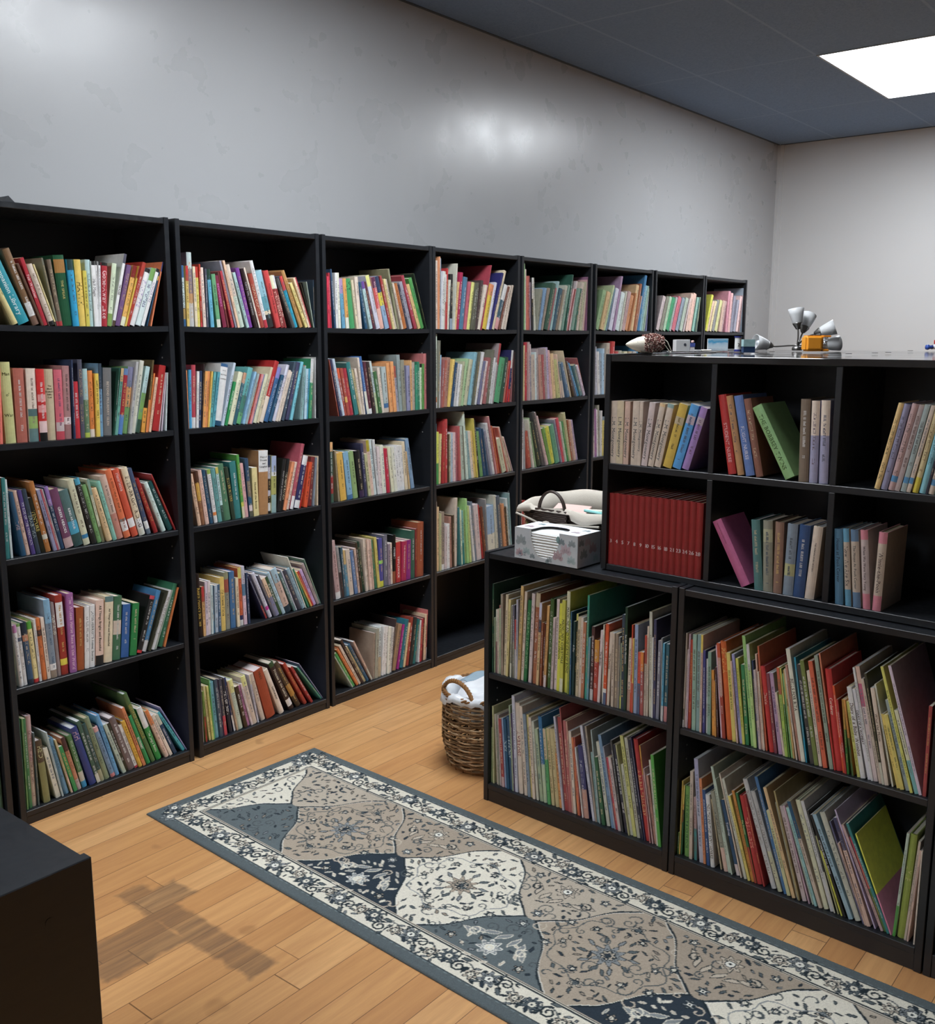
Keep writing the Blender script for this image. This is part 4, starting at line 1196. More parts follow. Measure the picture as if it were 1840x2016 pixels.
486.0 4.7 190 -0.5 163 5 ab9-80-dd6||
491.3 9.1 274 -0.6 227 2 345||navy book between pale-green and dark-green ones, upper shelf, low bookcase beside wicker basket
500.7 7.3 297 -0.5 242 2 243|See the Rocky Mountains~ddd~|thin dark-green book between navy and cream ones, upper shelf, low bookcase beside wicker basket
508.4 10.7 210 0.4 175 6 dcb-70-b98||short cream-and-tan book between dark-green and red ones, upper shelf, low bookcase beside wicker basket
521.3 4.1 251 -0.2 211 2 c42||
527.0 5.0 213 -0.5 168 0 db5-60-c54||
532.6 10.4 254 -0.6 210 2 9ac||tall sky-blue book between yellow and red ones, upper shelf, low bookcase beside wicker basket
544.2 7.9 178 -0.5 136 2 d54-50-568||
554.5 9.5 180 -1.2 142 1 e83-30-a55||
564.4 7.0 229 -0.9 191 4 b43-35-cba||
572.3 4.8 255 -1.1 205 5 dcb||
580.6 8.7 297 -1.8 238 6 ccb||thin tall light-grey book between cream and white ones, upper shelf, low bookcase beside wicker basket
589.6 3.7 227 -1.4 178 4 ddd||
593.6 7.8 278 -1.4 232 5 446||thin tall navy book between white and grey ones, upper shelf, low bookcase beside wicker basket
601.6 9.1 222 0.0 182 6 889||grey book between navy and grey ones, upper shelf, low bookcase beside wicker basket
616.7 3.7 231 -1.4 192 5 999||
620.7 5.7 219 -0.4 171 1 5ac-80-ccc||
626.7 9.9 218 -0.0 178 4 367-80-c88||teal-and-mauve book ending the row after a aqua one, upper shelf, low bookcase beside wicker basket
#L2 L 0.058 0.0120 lower shelf, low bookcase beside wicker basket
18.0 3.9 183 0.0 142 5 896||
26.1 6.4 255 -1.2 206 3 bb8||
40.9 4.8 229 -3.3 189 6 cba||
46.0 7.2 231 -2.9 185 4 998||
55.1 4.3 231 -3.3 192 5 cbb||
63.7 11.1 222 -4.3 179 2 a44-85-caa||
75.8 5.6 226 -4.4 184 4 9ac||
82.4 12.0 225 -4.5 188 1 257|DUCK~cdd~|
95.4 12.1 236 -4.5 193 4 357|A SICK DAY~cdd~|
107.8 5.6 276 -3.9 220 1 9a8||
113.7 3.7 252 -3.6 215 0 546||
117.7 11.0 310 -3.4 250 2 ccd||white book between purple and cream ones, lower shelf, low bookcase beside wicker basket
131.0 16.7 291 -3.8 230 2 dcb|AMBROSE~844~30-60|cream book between white and cream ones, lower shelf, low bookcase beside wicker basket
153.9 11.0 284 -5.0 226 3 dcb||cream book between cream and slate-blue ones, lower shelf, low bookcase beside wicker basket
166.6 11.7 262 -5.3 223 1 89a||slate-blue book between cream and yellow ones, lower shelf, low bookcase beside wicker basket
178.6 9.3 263 -5.0 213 5 cb7||
188.2 9.8 258 -4.8 214 0 dcb||
201.6 8.4 248 -5.6 198 2 ccb||
214.4 11.4 227 -6.6 194 3 ab9||
226.3 13.1 269 -5.7 216 3 37a-55-bca||tall blue-and-pale-green book between pale-green and green ones, lower shelf, low bookcase beside wicker basket
242.7 11.7 235 -5.8 193 1 cb9-40-5a6||green-and-beige book between blue and pale-yellow ones, lower shelf, low bookcase beside wicker basket
256.7 11.3 240 -6.3 201 5 cb8||pale-yellow book between green and pale-yellow ones, lower shelf, low bookcase beside wicker basket
270.6 13.4 242 -6.8 198 4 cb8||pale-yellow book between pale-yellow and orange ones, lower shelf, low bookcase beside wicker basket
284.5 10.7 242 -6.9 204 7 cb8-30-d95||orange-and-pale-yellow book between pale-yellow and light-grey ones, lower shelf, low bookcase beside wicker basket
299.6 6.9 287 -7.8 237 0 bbc||
306.9 10.8 287 -7.2 236 5 a44||red book between light-grey and red ones, lower shelf, low bookcase beside wicker basket
318.2 3.7 318 -7.2 250 5 a55||
322.2 9.6 281 -6.1 227 4 b66||rose book between red and beige ones, lower shelf, low bookcase beside wicker basket
332.2 5.1 281 -6.1 233 5 c98||
337.6 9.5 253 -5.8 216 5 dcb||
352.4 6.3 237 -7.0 199 5 d74||
359.1 3.9 240 -6.4 191 4 b54||
371.9 3.7 212 -8.7 176 0 ddd||
375.9 17.2 219 -7.8 185 2 447-60-c98||blue-and-beige book between two white ones, lower shelf, low bookcase beside wicker basket
406.0 8.5 285 -10.7 234 4 ccd||thin white book between blue and tan ones, lower shelf, low bookcase beside wicker basket
415.0 5.9 286 -9.1 239 5 a98||
421.3 7.2 210 -8.3 172 7 8aa||
428.9 3.9 279 -7.8 228 4 abb||
440.0 10.9 202 -9.7 175 2 364||
453.7 11.2 249 -10.4 208 7 ccb||light-grey book between dark-green and blue ones, lower shelf, low bookcase beside wicker basket
470.9 10.3 274 -11.6 216 5 79b||leaning blue book between two light-grey ones, lower shelf, low bookcase beside wicker basket
482.2 3.6 243 -11.4 202 4 aab||
486.2 8.1 212 -11.3 180 6 b45||
494.8 9.3 215 -11.0 169 3 cbb||
504.8 6.6 268 -10.2 222 5 444||
516.4 10.9 258 -11.2 221 6 334||navy book between black and yellow ones, lower shelf, low bookcase beside wicker basket
530.5 3.6 262 -11.3 221 0 bb8||
534.5 8.3 205 -11.2 166 6 ccb||
543.7 10.8 292 -10.8 248 5 cc7||yellow book between two light-grey ones, lower shelf, low bookcase beside wicker basket
556.8 9.7 290 -10.5 234 5 bba||light-grey book between yellow and navy ones, lower shelf, low bookcase beside wicker basket
568.5 9.0 287 -10.8 236 5 334||navy book between light-grey and navy ones, lower shelf, low bookcase beside wicker basket
579.8 3.6 297 -11.1 247 6 446||
583.8 13.7 292 -10.4 243 7 b33|A BABAR TREASURY~db8~30-75|red book between navy and mauve ones, lower shelf, low bookcase beside wicker basket
598.1 3.8 280 -9.0 229 3 d93-30-c88||
606.3 3.8 215 -10.1 180 4 caa||
612.9 7.3 197 -10.7 153 7 b87||
620.7 5.8 245 -8.0 197 3 ccb||
626.8 9.7 263 -7.6 207 1 5a4||green book ending the row after a light-grey one, lower shelf, low bookcase beside wicker basket
#M1 L 0.424 0.0120 upper shelf, second low bookcase
686.0 3.9 261 0.0 222 2 cba-80-776-92-ddd||
690.2 3.9 216 -0.0 173 6 dcc||
695.4 3.9 260 -0.3 208 5 dbc||
700.6 7.8 245 -0.5 202 6 b43||thin red book between rose and pale-green ones, upper shelf, second low bookcase
713.2 11.0 262 -1.6 214 2 9ba||pale-green book between red and teal ones, upper shelf, second low bookcase
725.4 10.1 264 -1.4 212 3 8aa||teal book between pale-green and cream ones, upper shelf, second low bookcase
736.7 5.9 265 -1.4 207 1 ec5-18-dba||
745.2 6.9 225 -2.0 177 2 448||
753.3 5.5 202 -2.3 171 7 ddd||
759.1 9.4 224 -2.0 181 2 8a9||green book between white and orange ones, upper shelf, second low bookcase
772.5 7.0 177 -3.3 141 4 e93||
781.7 3.9 150 -3.9 123 1 d94||
788.2 3.9 187 -4.8 153 2 533||
797.2 3.9 247 -6.3 195 5 dbc||
802.1 8.9 253 -6.5 200 3 c53-15-c98-55-a43||thin red-and-beige book between rose and orange ones, upper shelf, second low bookcase
814.2 15.5 260 -7.1 218 4 d62|PETUNIA~eb7~5-35|orange book between red and yellow ones, upper shelf, second low bookcase
830.9 10.3 234 -7.1 199 2 dc6||yellow book between orange and cream ones, upper shelf, second low bookcase
843.9 4.2 214 -7.7 184 0 dba||
851.2 7.3 234 -8.5 200 3 99c||thin sky-blue book between cream and yellow ones, upper shelf, second low bookcase
858.9 6.9 225 -7.8 175 2 cc5||
866.2 9.3 210 -6.7 182 5 385||green book between yellow and green ones, upper shelf, second low bookcase
881.1 8.3 287 -8.1 240 6 9c7||thin green book between green and pale-green ones, upper shelf, second low bookcase
889.8 7.8 268 -7.5 210 2 ccc-25-bd8||thin pale-green-and-light-grey book between green and navy ones, upper shelf, second low bookcase
899.1 4.7 227 -7.5 186 6 346||
904.2 6.1 205 -7.3 176 1 cbb||
910.6 3.9 247 -7.3 212 4 dba||
916.6 3.9 203 -7.8 163 1 dcb||
921.9 3.9 269 -8.1 219 4 c64||
931.5 11.8 220 -9.5 180 2 c33|Daniel~dba~|red book between orange and rose ones, upper shelf, second low bookcase
944.5 7.5 205 -9.4 177 3 845||thin rose book between red and lilac ones, upper shelf, second low bookcase
955.0 9.6 207 -10.1 166 5 b9b||lilac book between rose and cream ones, upper shelf, second low bookcase
967.1 5.5 161 -10.9 127 3 dcb||
973.0 7.4 226 -9.1 178 2 c64-30-ac5||thin green-and-orange book between cream and green ones, upper shelf, second low bookcase
981.2 3.8 225 -9.2 194 4 dc5-40-583||
988.1 4.0 213 -9.9 175 5 8b7||
993.2 4.3 224 -10.1 187 4 ca6|GARDEN~432~|
1001.7 3.8 229 -11.1 185 1 dcb||
1009.5 5.3 240 -12.0 188 1 b87||
1015.3 10.2 282 -11.5 229 0 ddc|BELLS FOR RITA~433~|leaning white book between tan and aqua ones, upper shelf, second low bookcase
1026.0 3.9 263 -10.0 219 2 29b||
1037.1 9.8 247 -11.5 197 2 444||leaning black book between aqua and green ones, upper shelf, second low bookcase
1048.0 10.0 260 -11.7 213 1 784||leaning green book between black and cream ones, upper shelf, second low bookcase
1058.9 7.8 236 -11.2 200 3 dcb||thin cream book between green and red ones, upper shelf, second low bookcase
1069.8 10.5 263 -11.8 207 1 d64||leaning red book between cream and grey ones, upper shelf, second low bookcase
1084.5 9.1 279 -11.6 237 4 9a9||leaning grey book between red and orange ones, upper shelf, second low bookcase
1095.2 3.6 287 -11.2 231 5 e86-60-c33||
1099.2 14.9 249 -10.1 195 6 c33|Corduroy~edc~28-45|red book between two orange ones, upper shelf, second low bookcase
1116.4 4.9 213 -10.6 184 5 d52||
1121.6 4.9 181 -10.5 140 3 b33||
1126.9 5.0 183 -7.9 157 4 b83-40-373||
1139.1 4.4 185 -10.0 146 2 d94-50-463||
1151.2 6.8 183 -12.2 141 4 cc6||
1159.4 11.1 220 -12.5 174 3 ddd|Diary of a Baby Wombat~543~|leaning white book between yellow and white ones, upper shelf, second low bookcase
1175.1 7.3 218 -13.6 187 6 dde|DIARY OF A WOMBAT~432~|thin white book, fifty-fourth in the row, upper shelf, second low bookcase
1182.9 5.3 271 -13.1 222 5 ddd||thin white book, fifty-fifth in the row, upper shelf, second low bookcase
1188.7 9.4 275 -13.0 218 7 dba-15-c68-35-dcc||leaning white-and-rose book between white and beige ones, upper shelf, second low bookcase
1202.1 6.8 249 -13.7 211 3 cba||thin leaning beige book between white and olive ones, upper shelf, second low bookcase
1209.5 5.5 264 -13.1 224 2 443-80-ccb||thin leaning olive-and-light-grey book between beige and cream ones, upper shelf, second low bookcase
1215.5 9.0 231 -12.3 199 2 dcb|What the Moon~654~|leaning cream book between olive and white ones, upper shelf, second low bookcase
1230.4 3.8 242 -13.6 207 6 ddc||
1241.9 6.6 175 -15.9 152 5 ec6||
1250.1 9.0 176 -16.2 136 2 dc6||thin leaning yellow book between yellow and grey ones, upper shelf, second low bookcase
1261.4 9.3 213 -16.7 178 6 9aa||leaning grey book between two yellow ones, upper shelf, second low bookcase
1272.7 6.3 295 -17.1 245 0 dd6||thin tall leaning yellow book between grey and cream ones, upper shelf, second low bookcase
1282.4 8.5 195 -17.8 157 2 ddb-60-7bb||thin short leaning cream-and-aqua book between yellow and white ones, upper shelf, second low bookcase
1291.6 6.7 301 -17.3 240 2 dcd||thin tall leaning white book between cream and red ones, upper shelf, second low bookcase
1298.9 7.6 215 -0.6 176 3 a44||thin short red book ending the row after a white one, upper shelf, second low bookcase
#M2 L 0.058 0.0120 lower shelf, second low bookcase
686.0 3.7 63 0.0 95 3 573||
690.0 3.7 214 0.2 185 4 db5||
694.0 3.9 201 0.2 170 7 ec6-35-364|UNCLE WIGGILY'S FRIENDS~b43~|
705.1 15.1 202 -1.7 156 6 7a5|UNCLE WIGGILY & HIS FRIENDS~354~|green book between dark-green and beige ones, lower shelf, second low bookcase
722.7 9.0 250 -1.7 197 1 cba||thin tall beige book between green and mauve ones, lower shelf, second low bookcase
736.4 7.7 179 -3.1 152 5 b99-50-488||
753.3 11.5 289 -5.9 239 3 aac-40-bbc||tall light-grey-and-sky-blue book between mauve and orange ones, lower shelf, second low bookcase
765.1 7.4 238 -5.8 199 3 d85||
775.3 9.0 210 -6.5 166 2 358||blue book between orange and white ones, lower shelf, second low bookcase
787.0 11.6 200 -7.1 156 0 ddd|DEATH OF THE IRON HORSE~554~|white book between blue and tan ones, lower shelf, second low bookcase
813.5 4.0 191 -11.4 166 7 ba8||
824.6 11.6 216 -13.4 174 3 998-70-dba||leaning grey-and-cream book between tan and light-grey ones, lower shelf, second low bookcase
836.8 7.1 286 -13.1 230 5 bcb||thin tall leaning light-grey book between grey and light-grey ones, lower shelf, second low bookcase
846.7 3.8 256 -13.6 209 1 bcb||
859.5 9.0 202 -16.0 173 7 357-85-dcc|Tomfrog~dde~|thin short leaning blue book between light-grey and cream ones, lower shelf, second low bookcase
872.7 3.7 278 -15.7 218 3 dcb||
882.0 7.7 266 -16.8 213 4 ccb||thin leaning light-grey book between cream and yellow ones, lower shelf, second low bookcase
893.5 7.3 225 -17.6 182 2 dc6||
903.0 7.7 241 -16.5 194 4 c83||thin leaning orange book between yellow and green ones, lower shelf, second low bookcase
911.4 6.3 238 -15.9 195 3 374-60-a43|The Treasury~ed9~|
918.2 13.6 233 -15.3 195 3 b33|TREASURE'S~e98~|leaning red book between green and red ones, lower shelf, second low bookcase
935.5 4.8 242 -16.0 207 3 a33||
955.7 12.6 286 -19.3 240 7 ccc||leaning light-grey book between red and light-grey ones, lower shelf, second low bookcase
974.1 11.7 261 -19.7 216 4 bbb-60-cca||leaning light-grey-and-pale-yellow book between light-grey and blue ones, lower shelf, second low bookcase
990.6 8.3 303 -18.5 250 5 47a||thin tall leaning blue book between light-grey and pale-yellow ones, lower shelf, second low bookcase
999.6 9.2 219 -18.0 173 3 cc9||short leaning pale-yellow book between blue and peach ones, lower shelf, second low bookcase
1014.1 8.8 284 -19.1 226 0 db8||thin tall leaning peach book between pale-yellow and grey ones, lower shelf, second low bookcase
1026.4 3.5 249 -16.8 208 2 998||
1030.4 4.1 280 -16.8 224 0 a96||
1039.2 11.0 242 -17.8 189 5 cbb||leaning light-grey book between olive and rose ones, lower shelf, second low bookcase
1055.7 3.7 249 -18.8 202 3 cab||
1063.9 3.7 246 -19.7 205 6 bcb||
1071.3 6.6 248 -20.4 208 2 9cc||thin leaning aqua book between light-grey and beige ones, lower shelf, second low bookcase
1082.4 8.9 269 -21.2 230 1 257-35-cba||thin leaning beige-and-blue book between aqua and cream ones, lower shelf, second low bookcase
1093.4 11.7 274 -19.0 226 5 ddb||leaning cream book between beige and light-grey ones, lower shelf, second low bookcase
1109.8 8.2 277 -19.5 223 6 ccc||thin leaning light-grey book between cream and black ones, lower shelf, second low bookcase
1118.9 3.7 256 -19.1 212 5 444-60-ccb||
1127.9 3.6 195 -20.4 153 6 aa7||
1136.8 3.6 162 -22.0 128 4 dd4||
1144.0 6.0 255 -23.0 214 2 222|KITTEN'S FIRST FULL MOON~ddd~|thin leaning black book between yellow and sky-blue ones, lower shelf, second low bookcase
1156.4 10.3 260 -24.1 209 2 9bc||leaning sky-blue book between black and light-grey ones, lower shelf, second low bookcase
1170.5 13.5 268 -23.0 229 5 ccb||leaning light-grey book between sky-blue and slate-blue ones, lower shelf, second low bookcase
1189.7 3.6 252 -22.7 206 4 668||
1194.9 4.5 201 -23.0 168 2 ca9||
1200.1 9.1 265 -21.8 208 1 446-30-dba||leaning cream-and-navy book between beige and lilac ones, lower shelf, second low bookcase
1217.3 3.6 290 -23.2 240 4 cbd||
1232.0 6.4 259 -25.3 222 4 caa||thin leaning mauve book between lilac and red ones, lower shelf, second low bookcase
1239.4 5.3 230 -25.1 196 7 c45-55-573||
1246.9 6.7 267 -25.4 219 3 388||thin leaning teal book between red and yellow ones, lower shelf, second low bookcase
1254.6 3.4 244 -23.8 199 3 Bee4-60-d8a||
1258.6 6.1 266 2.9 223 4 bcb-70-5a4||thin light-grey-and-green book between yellow and green ones, lower shelf, second low bookcase
1268.0 15.2 266 2.3 210 7 9a4|LYLE~cc8~|green book between light-grey and beige ones, lower shelf, second low bookcase
1284.5 5.1 255 3.2 210 5 cba||thin beige book between green and cream ones, lower shelf, second low bookcase
1291.1 3.9 234 2.9 192 4 dba||
1306.8 3.3 234 0.1 194 1 dcb||
#U1 L 1.108 0.0520 cube above the encyclopedias
409.5 18.4 171 0.0 113 0 dcb|L.M. Montgomery~666~25-90|cream book against the side panel by a cream one, cube above the encyclopedias
428.4 21.5 172 -0.1 125 0 dca|L.M. Montgomery~666~25-90|cream book, second in the row, cube above the encyclopedias
451.2 16.5 171 0.7 117 0 dba|L.M. Montgomery~666~25-90|cream book, third in the row, cube above the encyclopedias
475.1 20.5 173 1.0 114 0 dcb|L.M. Montgomery~666~25-90|cream book, fourth in the row, cube above the encyclopedias
496.0 10.4 173 1.4 127 0 dcb|L.M. Montgomery~666~25-90|
508.5 17.9 172 6.9 126 0 dcc|L.M. Montgomery~666~25-90|white book between two cream ones, cube above the encyclopedias
529.2 16.6 172 10.4 126 0 ec9-5-dcb|L.M. Montgomery~666~25-90|cream book between white and cream ones, cube above the encyclopedias
548.8 18.8 172 11.7 118 0 9bb-6-dcb|L.M. Montgomery~666~25-90|leaning cream book between cream and yellow ones, cube above the encyclopedias
574.1 25.4 174 14.3 115 0 db4-20-cb9-32-db4||leaning yellow book between cream and blue ones, cube above the encyclopedias
602.8 23.7 175 15.8 127 0 5ae-17-cbc-30-5ae||leaning blue book between yellow and lilac ones, cube above the encyclopedias
631.1 19.6 170 16.5 113 0 a8c-16-bab-28-a8c||leaning lilac book ending the row after a blue one, cube above the encyclopedias
#U2 L 1.108 0.0520 upper middle cube
764.3 21.3 202 -10.9 145 0 c33|STUDENT NURSE~ebb~35-85|red book against the side panel by a orange one, upper middle cube
789.6 17.6 201 -11.9 145 0 c96||leaning orange book between red and blue ones, upper middle cube
812.1 23.2 202 -12.2 137 0 68c|FLIGHT NURSE~dde~38-80|leaning blue book between orange and brown ones, upper middle cube
839.3 18.7 196 -12.8 127 0 965||leaning brown book between blue and pale-green ones, upper middle cube
915.2 25.3 195 -29.1 138 0 9c8|THE BOBBSEY TWINS~463~|leaning pale-green book between two brown ones, upper middle cube
947.8 23.9 198 -1.5 145 0 876||brown book between pale-green and sky-blue ones, upper middle cube
974.0 19.9 195 -1.3 138 0 edc-42-aac||sky-blue-and-cream book between brown and sky-blue ones, upper middle cube
998.0 21.5 197 -1.6 148 0 edc-42-aac||sky-blue-and-cream book ending the row after a sky-blue one, upper middle cube
#U3 L 1.108 0.0520 upper end cube
1127.8 11.9 201 11.5 135 0 ec8||leaning orange book against the side panel by a sky-blue one, upper end cube
1142.3 14.1 199 10.9 144 0 99b||sky-blue book between orange and mauve ones, upper end cube
1158.6 14.0 201 11.1 140 0 caa-83-59c-90-caa||mauve book between sky-blue and light-grey ones, upper end cube
1173.7 10.8 199 11.4 141 0 baa||light-grey book between mauve and light-grey ones, upper end cube
1186.9 11.0 200 10.9 136 0 abb-83-59c-90-abb||light-grey book between light-grey and cream ones, upper end cube
1199.4 8.7 199 11.2 134 0 dcb-83-59c-90-dcb||thin cream book between light-grey and pale-yellow ones, upper end cube
1212.0 12.0 198 10.2 140 0 dc9-82-dc3||pale-yellow-and-yellow book between cream and aqua ones, upper end cube
1226.7 13.2 197 9.6 140 0 8cd||aqua book between pale-yellow and navy ones, upper end cube
1240.4 5.0 198 9.7 147 0 334||
1245.8 12.4 198 10.1 140 0 dcb-83-59c-90-dcb||cream book between navy and teal ones, upper end cube
1259.7 10.6 199 10.0 139 0 487||
#U4 L 0.822 0.0520 cube of encyclopedias
409.5 19.1 202 0.0 200 0 922|@3~dcc~63-70|dark red encyclopedia volume with white hand-drawn number 3 on the spine
428.8 19.1 203 0.0 200 0 922|@4~dcc~63-70|dark red encyclopedia volume with white hand-drawn number 4 on the spine
448.1 19.1 202 0.0 200 0 922|@5~dcc~63-70|dark red encyclopedia volume with white hand-drawn number 5 on the spine
467.4 19.1 203 0.0 200 0 922|@7~dcc~63-70|dark red encyclopedia volume with white hand-drawn number 7 on the spine
486.7 19.1 203 0.0 200 0 922|@8~dcc~63-70|dark red encyclopedia volume with white hand-drawn number 8 on the spine
506.0 19.1 203 0.0 200 0 922|@9~dcc~63-70|dark red encyclopedia volume with white hand-drawn number 9 on the spine
525.3 19.1 204 0.0 200 0 922|@10~dcc~63-70|dark red encyclopedia volume with white hand-drawn number 10 on the spine
544.6 19.1 204 0.0 200 0 922|@15~dcc~63-70|dark red encyclopedia volume with white hand-drawn number 15 on the spine
563.9 19.1 205 0.0 200 0 922|@16~dcc~63-70|dark red encyclopedia volume with white hand-drawn number 16 on the spine
583.2 19.1 204 0.0 200 0 922|@18~dcc~63-70|dark red encyclopedia volume with white hand-drawn number 18 on the spine
602.5 19.1 205 0.0 200 0 922|@21~dcc~63-70|dark red encyclopedia volume with white hand-drawn number 21 on the spine
621.8 19.1 205 0.0 200 0 922|@23~dcc~63-70|dark red encyclopedia volume with white hand-drawn number 23 on the spine
641.1 19.1 205 0.0 200 0 922|@24~dcc~63-70|dark red encyclopedia volume with white hand-drawn number 24 on the spine
660.4 19.1 205 0.0 200 0 922|@26~dcc~63-70|dark red encyclopedia volume with white hand-drawn number 26 on the spine
679.7 19.1 204 0.0 200 0 922|@28~dcc~63-70|dark red encyclopedia volume with white hand-drawn number 28 on the spine
#U5 L 0.822 0.0520 lower middle cube
814.7 25.6 182 -29.1 133 0 c69|THE SECRET AT LONE TREE COTTAGE~734~4-36|leaning rose book against the side panel by a teal one, lower middle cube
850.0 22.7 179 -5.8 129 0 588||teal book between rose and grey ones, lower middle cube
873.3 24.5 181 -3.0 125 0 998-12-bb9-30-998||grey-and-yellow book between teal and tan ones, lower middle cube
899.3 22.2 181 -1.0 135 0 976||tan book between grey and slate-blue ones, lower middle cube
924.4 25.7 180 1.1 116 0 89a-55-bb8-72-89a||slate-blue book between tan and blue ones, lower middle cube
951.1 27.2 181 2.3 127 0 358||blue book between slate-blue and cream ones, lower middle cube
980.2 23.1 182 3.9 134 0 dcb|THE WINKING RUBY MYSTERY~433~22-62|cream book ending the row after a blue one, lower middle cube
#U6 L 0.822 0.0520 lower end cube
1056.0 19.5 183 -4.2 135 0 58a|House at Pooh Corner~234~12-70|blue book against the side panel by a beige one, lower end cube
1081.3 14.0 186 -5.6 124 0 6ac-17-cba-78-6ac|Now We Are Six~555~22-74|beige-and-blue book between blue and beige ones, lower end cube
1098.9 18.2 186 -5.6 137 0 68a-15-cba-80-68a|The House At Pooh Corner~555~20-76|beige-and-blue book between beige and light-grey ones, lower end cube
1122.3 17.1 188 -5.7 132 0 d89-12-cbb-80-d89|When We Were Very Young~544~20-76|light-grey-and-rose book between two beige ones, lower end cube
1142.9 19.5 188 1.1 140 0 d89-14-cba-80-d89|Winnie-the-Pooh~544~25-76|beige-and-rose book ending the row after a light-grey one, lower end cube'''
M_LET=M_INK
stuff=MB(); row=None
catn={'W':'book','L':'book'}
for line in DATA.split('\n'):
    if not line: continue
    if line[0]=='#':
        q=line[1:].split(' ',4); row=q[0]; FM=FR[q[1]]; Z0=float(q[2]); V0=float(q[3]); RN=q[4]; continue
    a_,tx,lb=line.split('|'); q=a_.split(' '); u,t,H,ang,dep,jit=[float(x) for x in q[:6]]; u/=1000;t/=1000;H/=1000;dep/=1000;jit/=1000;ang=math.radians(ang); cols=q[6]
    rnd=random.Random(hash((row,round(u*1e4)))&0xffff if False else int(u*1e5)+int(H*1e4)*7)
    x0=u; z=Z0+.0003
    if ang>0: x0=u+t*math.sin(ang)*math.tan(ang)+.0002; z+=t*math.sin(ang)
    if row[0] in 'ABCDEFGH' and row[1] in '12':
        k='ABCDEFGH'.index(row[0])+1; s=(.0035,.002)[int(row[1])-1]; z+=sag(x0-case_x(k)-T,CWD-2*T,s)
    M=FM@Matrix.Translation((x0,V0+jit*.001*0+jit,z))@Matrix.Rotation(ang,4,'Y')
    cv,pg,let=book_geo(t,H,dep,cols,GAIN.get(row,GAIN.get(row[0],1.0)),tx,rnd)
    if lb:
        nm='encyclopedia' if row=='U4' else ('picture_book' if row[0] in 'LM' else 'book')
        o=cv.build(nm,M_BOOK,None,M); tag(o,lb,'book','encyclopedias in the lower cube' if row=='U4' else 'books on the '+RN)
        p=pg.build('page_block',M_PAGE); p.parent=o
        if let: l=let.build('title_lettering',M_LET); l.parent=o
    else:
        for src,mi in ((cv,0),(pg,1),(let,0)):
            if not src: continue
            n0=len(stuff.v); stuff.v+=[tuple(M@Vector(p)) for p in src.v]; stuff.f+=[tuple(n0+i for i in f) for f in src.f]; stuff.c+=src.c; stuff.m+=[mi]*len(src.f)
o=stuff.build('small_books',[M_BOOK,M_PAGE]); tag(o,'hundreds of smaller books packed in rows on the wall and low shelves','books',None,'stuff')

